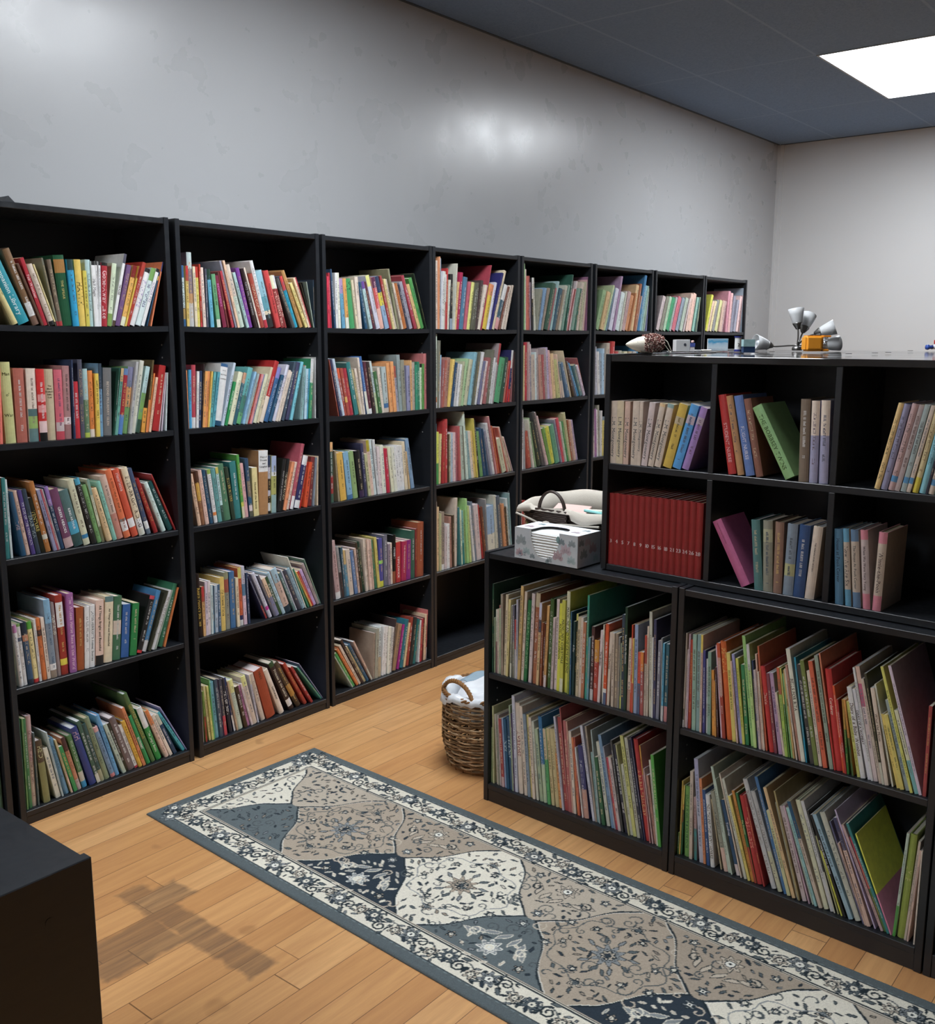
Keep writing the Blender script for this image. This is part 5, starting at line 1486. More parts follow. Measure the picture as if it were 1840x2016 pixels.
# ------------------------------------------------------------------ runner rug
def make_rug():
    Wd,Ln=.668,2.95; res=.0026; nx,ny=int(Wd/res)+1,int(Ln/res)+1
    X,Y=np.meshgrid(np.linspace(-Wd/2,Wd/2,nx),np.linspace(0,Ln,ny))
    slate=np.array(lin('626b6e'));navy=np.array(lin('353f49'));cream=np.array(lin('ece6d6'));taupe=np.array(lin('b5a796'));grey=np.array(lin('8f9496'));dark=np.array(lin('2c363c'));tan=np.array(lin('cbbfae'));white=np.array(lin('f4f1e6'))
    im=np.empty((ny,nx,3)); im[:]=slate
    ex=Wd/2-np.abs(X); ey=np.minimum(Y,Ln-Y); ed=np.minimum(ex,ey)
    def paint(m,c): im[m]=c
    paint(ed>.034,cream)
    dash=(np.floor((X+Y)*90)%2==0)
    paint((ed>.0295)&(ed<.0315)&dash,slate*1.7); paint((ed>.034)&(ed<.0375),dark)
    FI=.118
    paint((ed>FI-.006)&(ed<FI-.002),dark); 
    fld=ed>FI; hw=Wd/2-FI
    P=.93; y0=.535                                  # pitch of the medallions
    yy=(Y-y0)/P
    wob=.035*np.cos(yy*2*PI*4)
    bnd=hw*(.5+.5*np.cos(2*PI*yy*1.0)+wob*.6)       # centre lozenges |x|<bnd
    k=np.round(yy).astype(int); ks=np.floor(yy).astype(int)
    kk=np.abs((Y-y0)/(P/2)); cell=np.round((Y-y0)/(P/2)).astype(int)
    # centre ogees: one per half pitch, alternating taupe / cream, side halves alternating slate / navy
    ph=(Y-y0)/(P/2); kc=np.round(ph).astype(int); ph2=ph-kc
    half=hw*(.5+.5*np.cos(2*PI*ph2))*(1.06)+.006*np.cos(2*PI*ph2*5)
    ins=(np.abs(X)<half)
    cc=np.where((kc%2==0)[...,None],taupe,cream)
    sc=np.where((np.floor(ph).astype(int)%2==0)[...,None],np.where((X<0)[...,None],navy,taupe*.93),np.where((X<0)[...,None],slate*1.15,tan*.9))
    base=np.where(ins[...,None],cc,sc); im[fld]=base[fld]
    dl=np.abs(np.abs(X)-half); paint(fld&(dl<.0042),dark); paint(fld&(dl>=.0042)&(dl<.0068)&ins,white)
    paint((ed>FI)&(ed<FI+.004),dark); paint((ed>FI+.004)&(ed<FI+.007),tan)
    def win(cx,cy,r):
        i0,i1=max(0,int((cy-r)/Ln*(ny-1))),min(ny,int((cy+r)/Ln*(ny-1))+2); j0,j1=max(0,int((cx-r+Wd/2)/Wd*(nx-1))),min(nx,int((cx+r+Wd/2)/Wd*(nx-1))+2)
        return slice(i0,i1),slice(j0,j1)
    def stamp(cx,cy,r,fn):
        s=win(cx,cy,r)
        if s[0].start>=s[0].stop or s[1].start>=s[1].stop: return
        x,y=X[s]-cx,Y[s]-cy; sub=im[s]
        for m,c in fn(x,y): sub[m]=c
        im[s]=sub
    def flower(cx,cy,r,fill,mid,line=dark,n=8,rot=0):
        def fn(x,y):
            q=np.hypot(x,y); a=np.arctan2(y,x)+rot; w=r*(.80+.20*np.cos(n*a))
            return [(q<w,line),(q<w-.0036,fill),((q<w*.62)&(q>w*.62-.003),line),(q<r*.40,line),(q<r*.32,mid),(q<r*.12,line)]
        stamp(cx,cy,r*1.1,fn)
    def leaf(cx,cy,l,w,a,fill,line=dark):
        ca,sa=math.cos(a),math.sin(a)
        def fn(x,y):
            p=x*ca+y*sa; q=-x*sa+y*ca; t=np.clip(p/l,-1,1); e=w*(1-t*t); c=q-.25*w*np.sin(t*3)
            m=(np.abs(c)<e)&(np.abs(p)<l); return [(m,line),((np.abs(c)<e-.0026)&m,fill)]
        stamp(cx,cy,l*1.1,fn)
    def stroke(pts,w,c):
        for (x0,y0_),(x1,y1) in zip(pts[:-1],pts[1:]):
            def fn(x,y,x0=x0,y0_=y0_,x1=x1,y1=y1):
                ax,ay=x0-(x0+x1)/2,y0_-(y0_+y1)/2; dx,dy=x1-x0,y1-y0_; L2=dx*dx+dy*dy+1e-12
                t=np.clip(((x-ax)*dx+(y-ay)*dy)/L2,0,1); return [(np.hypot(x-ax-t*dx,y-ay-t*dy)<w,c)]
            stamp((x0+x1)/2,(y0_+y1)/2,math.hypot(x1-x0,y1-y0_)/2+w*1.5,fn)
    def spiral(cx,cy,r,a0,d,w=.0021,c=dark,turns=1.35):
        pts=[]
        for i in range(22):
            t=i/21; rr=r*(1-.78*t); a=a0+d*2*PI*turns*t; pts.append((cx+rr*math.cos(a),cy+rr*math.sin(a)))
        stroke(pts,w,c)
        return pts[0]
    R=random.Random(3)
    # scrolling border
    bc=(.038+FI-.004)/2
    def border(px,py,ux,uy,nx_,ny_,length):
        s=.035; i=0; prev=None
        while s<length-.02:
            off=.010*math.sin(i*1.9); cx,cy=px+ux*s+nx_*off,py+uy*s+ny_*off; m=i%6; ang=math.atan2(uy,ux)
            pts=[(px+ux*(s+q*.0085)+nx_*.018*math.sin((s+q*.0085)*52),py+uy*(s+q*.0085)+ny_*.018*math.sin((s+q*.0085)*52)) for q in range(-3,4)]
            stroke(pts,.0019,slate*.8)
            sd=1 if i%2 else -1
            if m==0:
                flower(cx,cy,.031,grey,white,dark,7,i); leaf(cx+nx_*.026*sd,cy+ny_*.026*sd,.014,.006,ang+.6,navy)
            elif m in(1,4): spiral(cx+nx_*.008*sd,cy+ny_*.008*sd,.021,ang+PI*(.5 if sd>0 else 1.5),sd,.0026); leaf(cx-nx_*.024*sd,cy-ny_*.024*sd,.016,.007,ang+.5*sd,slate)
            elif m in(2,5): flower(cx,cy,.022,tan,cream,dark,6,i*.7); leaf(cx+nx_*.024*sd,cy+ny_*.024*sd,.012,.0045,ang-.7,grey)
            else: flower(cx,cy,.028,slate,cream,navy,9,i); leaf(cx+ux*.022,cy+uy*.022,.012,.006,ang+.4,grey); leaf(cx-nx_*.022*sd,cy-ny_*.022*sd,.011,.0045,ang+1.1,navy)
            for q in range(5): leaf(cx+ux*(.018+.004*q)+nx_*R.uniform(-.032,.032),cy+uy*.02+ny_*R.uniform(-.032,.032),R.uniform(.007,.012),R.uniform(.003,.005),R.uniform(0,PI),R.choice([slate,dark,grey]))
            s+=.0425; i+=1
    border(-Wd/2+bc,0,0,1,1,0,Ln); border(Wd/2-bc,0,0,1,-1,0,Ln); border(-Wd/2,bc,1,0,0,1,Wd); border(-Wd/2,Ln-bc,1,0,0,-1,Wd)
    # field motifs
    keep=im.copy()
    kmax=int((Ln-y0)/(P/2))+1
    for k_ in range(-1,kmax):
        cy=y0+k_*P/2
        if not(FI<cy<Ln-FI): continue
        odd=k_%2
        fc,mc=(tan,grey) if not odd else (cream,grey)
        for q in range(10):
            a=2*PI*q/10; leaf(.062*math.cos(a),cy+.062*math.sin(a),.017,.0065,a,slate if q%2 else grey)
            a+=PI/10; leaf(.10*math.cos(a)*1.15,cy+.10*math.sin(a)*1.1,.014,.005,a+.8,navy if q%3==0 else fc*.85)
        for q in range(8):
            a=2*PI*(q+.5)/8; spiral(.094*math.cos(a)*1.1,cy+.094*math.sin(a)*1.2,.014,a,1 if q%2 else -1,.0017,slate*.75,1.0)
        flower(0,cy,.046,grey if not odd else taupe,white,dark,10,0); flower(0,cy,.022,tan,navy,dark,8,.3)
        for sx in(-1,1):
            flower(sx*.135,cy,.020,tan,slate,dark,6,.2)
            for sy_ in(-1,1): flower(sx*.055,cy+sy_*.145,.017,grey,cream,dark,6,1); leaf(sx*.025,cy+sy_*.165,.013,.005,1.2*sx*sy_,slate)
        for q in range(48):       # a scalloped cartouche round the middle of each medallion
            a=2*PI*q/48; a2=2*PI*(q+1)/48; f_=lambda t:(.128+.010*math.cos(8*t)); stroke([(f_(a)*math.cos(a)*.98,cy+f_(a)*math.sin(a)*1.12),(f_(a2)*math.cos(a2)*.98,cy+f_(a2)*math.sin(a2)*1.12)],.0016,slate*.8 if not odd else grey)
        for q in range(6):
            a=2*PI*q/6+.3; flower(.100*math.cos(a),cy+.118*math.sin(a),.013,grey if q%2 else tan,cream,dark,5,a)
        cy2=cy+P/4
        for sx in(-1,1):
            if not(FI<cy2<Ln-FI): continue
            cx=sx*(hw-.055); dk=(sx<0)
            flower(cx,cy2,.034,grey if dk else tan,white if not dk else cream,dark if not dk else white,8,.4)
            for q in range(9):
                a=2*PI*q/9; leaf(cx+.058*math.cos(a),cy2+.058*math.sin(a)*1.25,.013,.005,a+.9,tan if dk else slate, cream if dk else dark)
            for q in range(7):
                a=-1.2+2.4*q/6; lx,ly=cx-sx*.005-sx*.052*math.cos(a),cy2+.088*math.sin(a)
                leaf(lx,ly,.026,.0085,a*sx+(0 if sx<0 else PI)+.5,grey if dk else tan,cream*.9 if dk else dark)
            for sy_ in(-1,1): spiral(cx-sx*.03,cy2+sy_*.075,.018,0,sx*sy_,.002,cream if dk else dark,1.1); flower(cx+sx*.02,cy2+sy_*.105,.016,taupe if dk else grey,cream,dark,5,0)
            flower(sx*.03,cy2,.018,grey,white,dark,6,0)
    for _ in range(150):
        cx,cy=R.uniform(-hw+.02,hw-.02),R.uniform(FI+.02,Ln-FI-.02); j=int((cx+Wd/2)/Wd*(nx-1)); i=int(cy/Ln*(ny-1)); dk=keep[i,j].mean()<.16
        spiral(cx,cy,R.uniform(.012,.024),R.uniform(0,6),R.choice((-1,1)),.0018,(tan if dk else slate*.75),R.uniform(.6,1.2))
    for _ in range(3600):
        cx,cy=R.uniform(-hw+.012,hw-.012),R.uniform(FI+.012,Ln-FI-.012); j=int((cx+Wd/2)/Wd*(nx-1)); i=int(cy/Ln*(ny-1)); bcol=im[i,j]
        if (np.abs(im[max(0,i-3):i+4,max(0,j-3):j+4]-bcol).max()>.02): continue
        dk=bcol.mean()<.12; leaf(cx,cy,R.uniform(.007,.016),R.uniform(.003,.006),R.uniform(0,PI),R.choice([tan,grey,cream] if dk else [slate,grey,taupe*.8,navy]),(cream*.8 if dk else dark))
    # outside the field the strokes above must not spill
    im[~fld&(ed<.034)]=keep[~fld&(ed<.034)]
    im=np.clip(im*(1+RNG.normal(0,.05,im.shape[:2]))[...,None],0,.9)
    th=.007
    Zt=np.full(X.shape,th)-.004*(np.clip((.006-ed)/.006,0,1))**2+RNG.normal(0,.00018,X.shape)
    v=np.stack([X+Wd/2,Y,Zt],-1).reshape(-1,3)
    i,j=np.meshgrid(np.arange(ny-1),np.arange(nx-1),indexing='ij'); a=(i*nx+j).ravel(); f=np.stack([a,a+nx,a+nx+1,a+1],1)
    # skirt down to the floor
    edge=np.concatenate([np.arange(nx),np.arange(1,ny)*nx+nx-1,(ny-1)*nx+np.arange(nx-2,-1,-1),np.arange(ny-2,0,-1)*nx])
    low_=v[edge].copy(); low_[:,2]=.0006; n0=len(v); m=len(edge); q=np.arange(m); q2=(q+1)%m
    sk=np.stack([edge[q],edge[q2],n0+q2,n0+q],1); V=np.concatenate([v,low_]); F=np.concatenate([f,sk])
    me=bpy.data.meshes.new('runner_rug'); me.vertices.add(len(V)); me.vertices.foreach_set('co',V.astype(np.float32).ravel())
    me.loops.add(F.size); me.loops.foreach_set('vertex_index',F.astype(np.int32).ravel()); me.polygons.add(len(F)); me.polygons.foreach_set('loop_start',np.arange(0,F.size,4,dtype=np.int32)); me.polygons.foreach_set('loop_total',np.full(len(F),4,dtype=np.int32))
    me.update(calc_edges=True)
    at=me.color_attributes.new('col','FLOAT_COLOR','POINT'); cl=np.ones((len(V),4),np.float32); cl[:n0,:3]=im.reshape(-1,3); cl[n0:,:3]=slate; at.data.foreach_set('color',cl.ravel())
    k=NT('woven_rug_pile',.95,.12); at_=k.n('ShaderNodeAttribute',attribute_name='col'); g=k.noise(k.obj(),420,2,.6); k.base(k.mix(1.0,at_.outputs[0],k.ramp(g,[(.3,.80),(.7,1.0)]),'MULTIPLY')); k.bump(g,.4,.0015); me.materials.append(k.m)
    o=bpy.data.objects.new('runner_rug',me); COL.objects.link(o)
    ph_=math.radians(2.55); o.matrix_world=frame(Vector((-.350,-.218,0)),Vector((math.cos(ph_),-math.sin(ph_),0)),Vector((-math.sin(ph_),-math.cos(ph_),0)))
    me.flip_normals()
    tag(o,'long grey and cream runner rug with floral medallions lying on the wood floor','rug')
make_rug()

# ------------------------------------------------------------------ wicker basket on the floor
M_WICK=None
def wicker_mat():
    k=NT('woven_willow',.6,.35); a=k.n('ShaderNodeAttribute',attribute_name='col'); g=k.noise(k.obj(),120,3); k.base(k.mix(1.0,a.outputs[0],k.ramp(g,[(.3,.6),(.7,1.0)]),'MULTIPLY')); k.bump(g,.4,.001); return k.m
M_WICK=wicker_mat()
M_BAG=simple('white_plastic_liner',(.80,.82,.85),.35,var=.04,sc=12,bump=.2)
bk=empty('wicker_basket',Matrix.Translation((.615,-.79,0)),'brown wicker basket with white liner, on the floor beside the low bookcase','basket')
def brad(z): return .124+.022*min(1,z/.10)-.004*max(0,(z-.15)/.12)
b=MB(); NS=22; HB=.262; rows=36
for i in range(rows):
    z=.018+(HB-.018)*i/(rows-1); pts=[]
    for j in range(NS*4):
        a=2*PI*j/(NS*4); r=brad(z)+.0042*math.sin(a*NS/2*1+PI*(i%2)); pts.append((r*math.cos(a),r*math.sin(a),z+.0022*math.sin(a*5+i*1.7)))
    b.tube(pts,.0030,6,lin(random.choice(['b08a62','94704c','c8a47c','80603e','d6b690','a07c56'])),closed=True)
b.build('weave',M_WICK,bk,smooth=True)
b=MB()
for i in range(NS):
    a=2*PI*i/NS; b.tube([(brad(z)*math.cos(a)*.985,brad(z)*math.sin(a)*.985,z) for z in (0.004,.03,.06,.1,.15,.2,HB)],.0032,6,lin('8a6848'))
b.build('stakes',M_WICK,bk,smooth=True)
b=MB(); b.lathe([(0,.003),(.119,.003),(.124,.006),(.126,.016),(.122,.020),(0,.020)],48,None,lin('9a7148')); b.build('base',M_WICK,bk,smooth=True)
b=MB()
for s_ in range(3):
    pts=[]
    for j in range(120):
        a=2*PI*j/120; w=a*16+s_*2*PI/3; r=brad(HB)+.002+.0045*math.cos(w); pts.append((r*math.cos(a),r*math.sin(a),HB+.004+.0045*math.sin(w)))
    b.tube(pts,.0045,6,lin('8d6238'),closed=True)
b.build('rim',M_WICK,bk,smooth=True)
for sgn in (1,):
    b=MB(); ha=math.radians(165)
    for s_ in range(3):
        pts=[]
        for j in range(60):
            t=j/59; ang=PI*t; w=t*42+s_*2*PI/3; cx=.085*math.cos(ang); cz=HB-.01+.062*math.sin(ang)
            base=Vector((math.cos(ha)*.118,math.sin(ha)*.118,0))+Vector((-math.sin(ha),math.cos(ha),0))*cx
            pts.append((base.x+.004*math.cos(w)*math.cos(ha),base.y+.004*math.cos(w)*math.sin(ha),cz+.004*math.sin(w)))
        b.tube(pts,.0045,6,lin('9a6c3c'))
    b.build('handle',M_WICK,bk,smooth=True)
b=MB(); n=72; vs=[]; rings=[(.112,HB-.09),(.118,HB-.05),(.123,HB-.020),(.127,HB+.004),(.136,HB+.011),(.1500,HB+.006),(.1545,HB-.016)]
for q,(r,z) in enumerate(rings):
    for j in range(n):
        a=2*PI*j/n; k_=q/6; rr=r+.006*k_*math.sin(a*11)+.004*math.sin(a*5+q); zz=z+(.010*math.sin(a*4+1)+.007*math.sin(a*9)+.004*math.sin(a*23))*k_; vs.append((rr*math.cos(a),rr*math.sin(a),zz))
fs=[(q*n+j,q*n+(j+1)%n,(q+1)*n+(j+1)%n,(q+1)*n+j) for q in range(len(rings)-1) for j in range(n)]
b.raw(vs,fs); o=b.build('liner',M_BAG,bk,smooth=True); o.modifiers.new('thick','SOLIDIFY').thickness=.0015
b=MB(); n=40; vs=[]
for i in range(n):
    for j in range(n):
        x,y=(i/(n-1)-.5)*2,(j/(n-1)-.5)*2; r=math.hypot(x,y); k_=max(abs(x),abs(y)); 
        if r>1e-6: x,y=x*k_/r,y*k_/r
        r=math.hypot(x,y)
        vs.append((x*.108,y*.108,HB-.015+.045*(1-r*r)+.012*math.sin(x*6+1)*math.cos(y*5)*(1-r**4)+.006*math.sin(x*13+y*9)*(1-r**4)-.03*r**6))
b.raw(vs,[(i*n+j,(i+1)*n+j,(i+1)*n+j+1,i*n+j+1) for i in range(n-1) for j in range(n-1)]); bg=b.build('plastic_bag',M_BAG,None,Matrix.Translation((.615,-.79,0)),smooth=True)
tag(bg,'crumpled white plastic bag stuffed inside the floor wicker basket','bag')
b=MB(); n=14; vs=[]
for i in range(n):
    for j in range(6):
        vs.append((-.02+.11*i/(n-1),.055+.010*j+.004*math.sin(i*.7),HB+.020+.004*math.sin(i*.5+j*.8)-.0010*(j-3)**2+.004*i/n))
b.raw(vs,[(i*6+j,(i+1)*6+j,(i+1)*6+j+1,i*6+j+1) for i in range(n-1) for j in range(5)]); o=b.build('cloth',simple('blue_grey_cloth','8fa3b0',.85,sc=300,bump=.3),None,Matrix.Translation((.615,-.79,0)),smooth=True); o.modifiers.new('t','SOLIDIFY').thickness=.003
tag(o,'folded blue-grey cloth lying on the white bag in the wicker basket','cloth')

# ------------------------------------------------------------------ napkin box on the low bookcase
def napkin():
    e=empty('napkin_box',FL@Matrix.Translation((.121,-.004,.8085)),'patterned cardboard box of white napkins on the low bookcase','napkin box')
    W,D,H=.226,.114,.092
    k=NT('leaf_print_card',.5,.4); v=k.obj(); a=k.n('ShaderNodeAttribute',attribute_name='col'); g=k.noise(v,30,2); k.base(k.mix(1.0,a.outputs[0],k.ramp(g,[(.3,.93),(.7,1.0)]),'MULTIPLY')); M=k.m
    g0=lin('c5ccd2'); top=lin('e6e9ee'); b=MB(); th=.0012
    # front face with a scooped opening, as a strip of columns
    n=120
    def lowz(x):
        t=(x-.49)/.225
        return H if abs(t)>=1 else H*(.13+.60*abs(t)**3.2)
    for i in range(n):
        xa,xb=i/n,(i+1)/n; za,zb=lowz(xa),lowz(xb)
        if (abs(xa-.49)<.225)!=(abs(xb-.49)<.225): za=zb=min(za,zb) if abs((xa+xb)/2-.49)<.225 else H
        for y in (0,th): 
            p=[(xa*W,y,0),(xb*W,y,0),(xb*W,y,zb),(xa*W,y,za)]; b.quad(p if y==0 else p[::-1],g0)
        b.quad([(xa*W,0,za),(xb*W,0,zb),(xb*W,th,zb),(xa*W,th,za)],lin('b9a58e'))
    b.box(0,th,0,th,D,H,g0); b.box(W-th,th,0,W,D,H,lin('bcc3cc')); b.box(th,D-th,0,W-th,D,H,g0); b.box(th,th,0,W-th,D-th,th,g0)
    # top with an oblong opening
    for i in range(n):
        xa,xb=i/n,(i+1)/n; xm=(xa+xb)/2; t=(xm-.49)/.225
        if abs(t)<1: y0=D*(.38+.34*math.sqrt(max(0,1-t*t))); b.box(xa*W,y0,H-th,xb*W,D-th,H,top)
        else: b.box(xa*W,th*0,H-th,xb*W,D-th,H,top)
    # printed leaves
    P=b; R=random.Random(4)
    def leafp(fn,cx,cz,l,w,a,c):
        m=7; L=[];Rr=[]
        for i in range(m+1):
            t=i/m; ww=w*math.sin(PI*t)**.8; p=l*t; ca,sa=math.sin(a),math.cos(a)
            L.append((cx+p*ca-ww*sa,cz+p*sa+ww*ca)); Rr.append((cx+p*ca+ww*sa,cz+p*sa-ww*ca))
        for i in range(m): P.quad([fn(*L[i]),fn(*Rr[i]),fn(*Rr[i+1]),fn(*L[i+1])],c)
    cols=[lin('9aa6ab'),lin('b9a5ad'),lin('a9bcc0'),lin('8c9aa0'),lin('c2b3bc')]
    def sprig(fn,cx,cz,s,c,W_,H_):
        for a_,l in ((-.9,.6),(-.45,.9),(0,1.0),(.45,.9),(.9,.6)):
            x2,z2=cx+math.sin(a_)*l*s,cz+math.cos(a_)*l*s
            if 0.002<x2<W_-.002 and .002<z2<H_-.002 and .002<cx<W_-.002: leafp(fn,cx+math.sin(a_)*s*.2,cz+math.cos(a_)*s*.2,l*s*.8,s*.17,a_,c)
    f1=lambda x,z:(x,-.0004,z); f2=lambda x,z:(W+.0004,x,z); f3=lambda x,z:(x,z,H+.0004)
    for cx,cz,s,c in ((.024,.038,.036,0),(.018,.006,.026,1),(.044,.012,.026,2),(.066,.004,.018,3),(.158,.010,.034,1),(.185,.030,.036,4),(.205,.006,.028,2),(.128,.001,.018,0),(.170,.058,.022,3),(.206,.056,.024,0)): sprig(f1,cx,cz,s,cols[c],W,H)
    leafp(f1,.113,.002,.016,.006,1.2,cols[3]); leafp(f1,.158,.062,.022,.007,0,lin('84a5a6'))
    for cx,cz,s,c in ((.03,.02,.034,0),(.075,.03,.036,1),(.05,.056,.028,4),(.09,.004,.026,2),(.018,.058,.024,3)): sprig(f2,cx,cz,s,cols[c],D,H)
    for cx,cz,s,c in ((.03,.02,.03,1),(.04,.07,.026,2),(.19,.03,.028,4),(.2,.07,.026,0)): sprig(f3,cx,cz,s,cols[c],W,D)
    for q in range(24):
        a0,a1=2*PI*q/24,2*PI*(q+1)/24; cx,cz=.021,.014
        P.quad([f1(cx+.0085*math.cos(a0),cz+.0085*math.sin(a0)),f1(cx+.0085*math.cos(a1),cz+.0085*math.sin(a1)),f1(cx+.0075*math.cos(a1),cz+.0075*math.sin(a1)),f1(cx+.0075*math.cos(a0),cz+.0075*math.sin(a0))],lin('5d7f9c'))
    put_text(P,'db',lambda u,v_:(.0165+u,-.0005,.0115+v_),.0085,lin('5d7f9c'))
    for r_ in range(2): P.box(.034,-.0005,.017-.006*r_,.042,-.0003,.0185-.006*r_,lin('667888'))
    P.build('card_box',M,e)
    mat=simple('napkin_paper',(.72,.72,.70),.9,var=.02)
    for i in range(10):
        z=.006+i*.0078; q=.0068
        bm=bevbox(.006,.004,z,W-.006,D-.006,z+q,.003,2)
        for v_ in bm.verts: v_.co.z+=.0012*math.sin(v_.co.x*38+i)
        bmobj('napkin_layer',bm,mat,e,True)
napkin()

# ------------------------------------------------------------------ dark basket with a cream liner behind the box
def basket():
    e=empty('lined_basket',FL@Matrix.Translation((.005,.128,.8085)),'dark brown basket with cream cloth liner and arched handle, behind the napkin box','basket')
    W,D,H=.372,.30,.125; M=simple('dark_brown_rattan',(.040,.024,.018),.55,var=.4,sc=200,bump=.5)
    def P(s,tp,z,out=0): # perimeter of a rounded rectangle widening upwards
        k_=z/H; x0,x1=.045*(1-k_)-out,W-.045*(1-k_)+out; y0,y1=.03*(1-k_)-out,D-.03*(1-k_)+out
        a=2*PI*s; ca,sa=math.cos(a),math.sin(a); n=5.; rx=(abs(ca)**n+abs(sa)**n)**(-1/n)
        return Vector(((x0+x1)/2+(x1-x0)/2*ca*rx,(y0+y1)/2+(y1-y0)/2*sa*rx,z))
    b=MB(); N=120
    for i in range(18):
        z=.004+(H-.006)*i/17; pts=[]
        for j in range(N):
            p=P(j/N,0,z); c=P(0,0,z)*0+Vector((W/2,D/2,z)); dd=(p-c).normalized(); pts.append(p+dd*.0022*math.sin(j*PI/2*1.0+PI*(i%2)))
        b.tube(pts,.0038,5,closed=True)
    b.build('weave',M,e,smooth=True)
    b=MB(); b.box(.05,.035,.002,W-.05,D-.035,.008); b.build('base',M,e)
    # handle arch on the long near side
    hx=.10; b=MB()
    for q in (-1,1):
        pts=[(hx+.055+.048*math.cos(PI*t/20),-.004+q*.003,H-.002+.062*math.sin(PI*t/20)) for t in range(21)]; b.tube(pts,.0036,8)
    b.build('handle',M,e,smooth=True)
    # exposed woven tongue of the near side beneath the handle
    b=MB()
    for i in range(7):
        z=H-.034+.0062*i; b.tube([(hx-.002+.002*i*0+ (6-i)*-.002,-.009+.001*math.sin(t) ,z) if t==0 else (hx-.012+.014*t,-.009+.0018*(-1)**(t+i),z) for t in range(0,10)],.0036,6)
    b.build('side_weave',M,e,smooth=True)
    # liner: over the rim and falling outside
    MC=simple('cream_cotton',(.52,.475,.41),.9,var=.05,sc=260,bump=.25)
    b=MB(); N=160; rings=[(-.034,H-.06),(-.016,H-.012),(-.006,H+.004),(.001,H+.007),(.008,H+.003),(.012,H-.008),(.014,H-.022)]; vs=[]
    for q,(o_,z) in enumerate(rings):
        for j in range(N):
            s=j/N; p=P(s,0,H,o_); wv=(q/6)
            near=p.y<D*.3; c=abs(p.x-(hx+.055))/.075
            dz=0
            lift=.046*max(0,(p.y-D*.15)/D)*(1-.35*wv)*(.35+.65*p.x/W)*(0.4 if q==0 else 1)     # far side billows up
            if near and c<1.0 and q>=3: dz=.0
            zz=z+lift+(.005*math.sin(s*60)+.004*math.sin(s*23+q))*wv
            if near and q>=4: zz=max(zz,H-.002+.0)if c<1 else zz+.016*max(0,1.6-c)
            vs.append((p.x,p.y,zz))
    fs=[(q*N+j,q*N+(j+1)%N,(q+1)*N+(j+1)%N,(q+1)*N+j) for q in range(len(rings)-1) for j in range(N)]
    b.raw(vs,fs); o=b.build('liner',MC,e,smooth=True); o.modifiers.new('t','SOLIDIFY').thickness=.002
    b=MB()
    b.tube([(.02,-.006,H-.020),(.06,-.012,H-.026),(.10,-.013,H-.036),(.128,-.014,H-.044)],.0038,6); b.tube([(.16,-.014,H-.040),(.20,-.013,H-.034),(.26,-.013,H-.030),(.33,-.010,H-.026)],.0038,6)
    for q in range(3): b.tube([(.143+.011*math.cos(a)*(1-.2*q),-.016-.004*q+.003*math.sin(a*2),H-.042+.009*math.sin(a)) for a in [2*PI*t/12 for t in range(12)]],.0042,6,closed=True)
    b.build('tie',MC,e,smooth=True)
    # contents
    for i,(c,x,y,z,w,rz) in enumerate((('e9e4d2',.25,.14,H-.02,.10,.4),('a6b86a',.27,.18,H-.012,.085,.7),('8fd0cf',.28,.10,H-.018,.10,-.2),('d9b8b0',.12,.13,H-.03,.12,.15))):
        bm=bevbox(-w/2,-.05,0,w/2,.05,.008,.002); me=bpy.data.meshes.new('leaflet'); bm.to_mesh(me); bm.free(); me.materials.append(simple('leaflet_paper_%d'%i,c,.5))
        q=bpy.data.objects.new('leaflet',me); COL.objects.link(q); q.matrix_world=FL@Matrix.Translation((.005+x,.128+y,.8085+z))@Matrix.Rotation(rz,4,'Z')@Matrix.Rotation(.35*(1 if i%2 else -1),4,'X')
        tag(q,['cream leaflet standing in the lined basket','green striped leaflet in the lined basket','turquoise striped leaflet in the lined basket','pale pink leaflet lying in the lined basket'][i],'leaflet','leaflets in the lined basket')
basket()

# ------------------------------------------------------------------ things on the cube shelf
ZT=1.4095; RH=Vector((.62631,-.77957,0)).normalized(); FH=Vector((.77957,.62631,0)).normalized()
def at(x,y,z=ZT,yaw=0): 
    M=frame(Vector((x,y,z)),RH,FH); return M@Matrix.Rotation(yaw,4,'Z') if yaw else M
ZC2=1.406
# toy hedgehog
e=empty('toy_hedgehog',at(.600,-1.375,ZC2),'cream plush hedgehog with brown pompom fur and cord tail, on the cube shelf','toy')
M_CR=simple('cream_felt',(.78,.72,.60),.9,var=.06,sc=300,bump=.3)
b=MB(); R_=Matrix.Translation((-.006,0,.024))@Matrix.Rotation(-PI/2,4,'Y')
b.lathe([(0,.056),(.004,.053),(.012,.040),(.020,.022),(.0240,.004),(.0250,-.012),(.023,-.030),(.016,-.042),(0,-.047)],24,R_); b.build('body',M_CR,e,smooth=True)
MF=NT('pompom_fur',.9,.2); at_=MF.n('ShaderNodeAttribute',attribute_name='col'); MF.base(at_.outputs[0]); MF=MF.m
b=MB(); R=random.Random(8)
for _ in range(1100):
    a=R.uniform(-.25*PI,1.25*PI); x=R.uniform(-.010,.044); r=.026*math.sqrt(max(0.05,1-((x-.012)/.042)**2)); p=Vector((x,r*math.cos(a),.024+r*math.sin(a))); n_=Vector(((x-.014)*18,math.cos(a),math.sin(a))).normalized(); n_+=Vector((R.uniform(-.4,.4),R.uniform(-.4,.4),R.uniform(-.4,.4)))
    if p.z<.003: continue
    q=p+n_*R.uniform(.003,.006); q.z=max(q.z,.002); c=lin(R.choice(['8a5a54','7b4a46','9c6b62','e9d6cb','5b3a38','d8c0b4'])); b.tube([p,q],[.0016,.0012],5,c)
b.build('fur',MF,e)
b=MB()
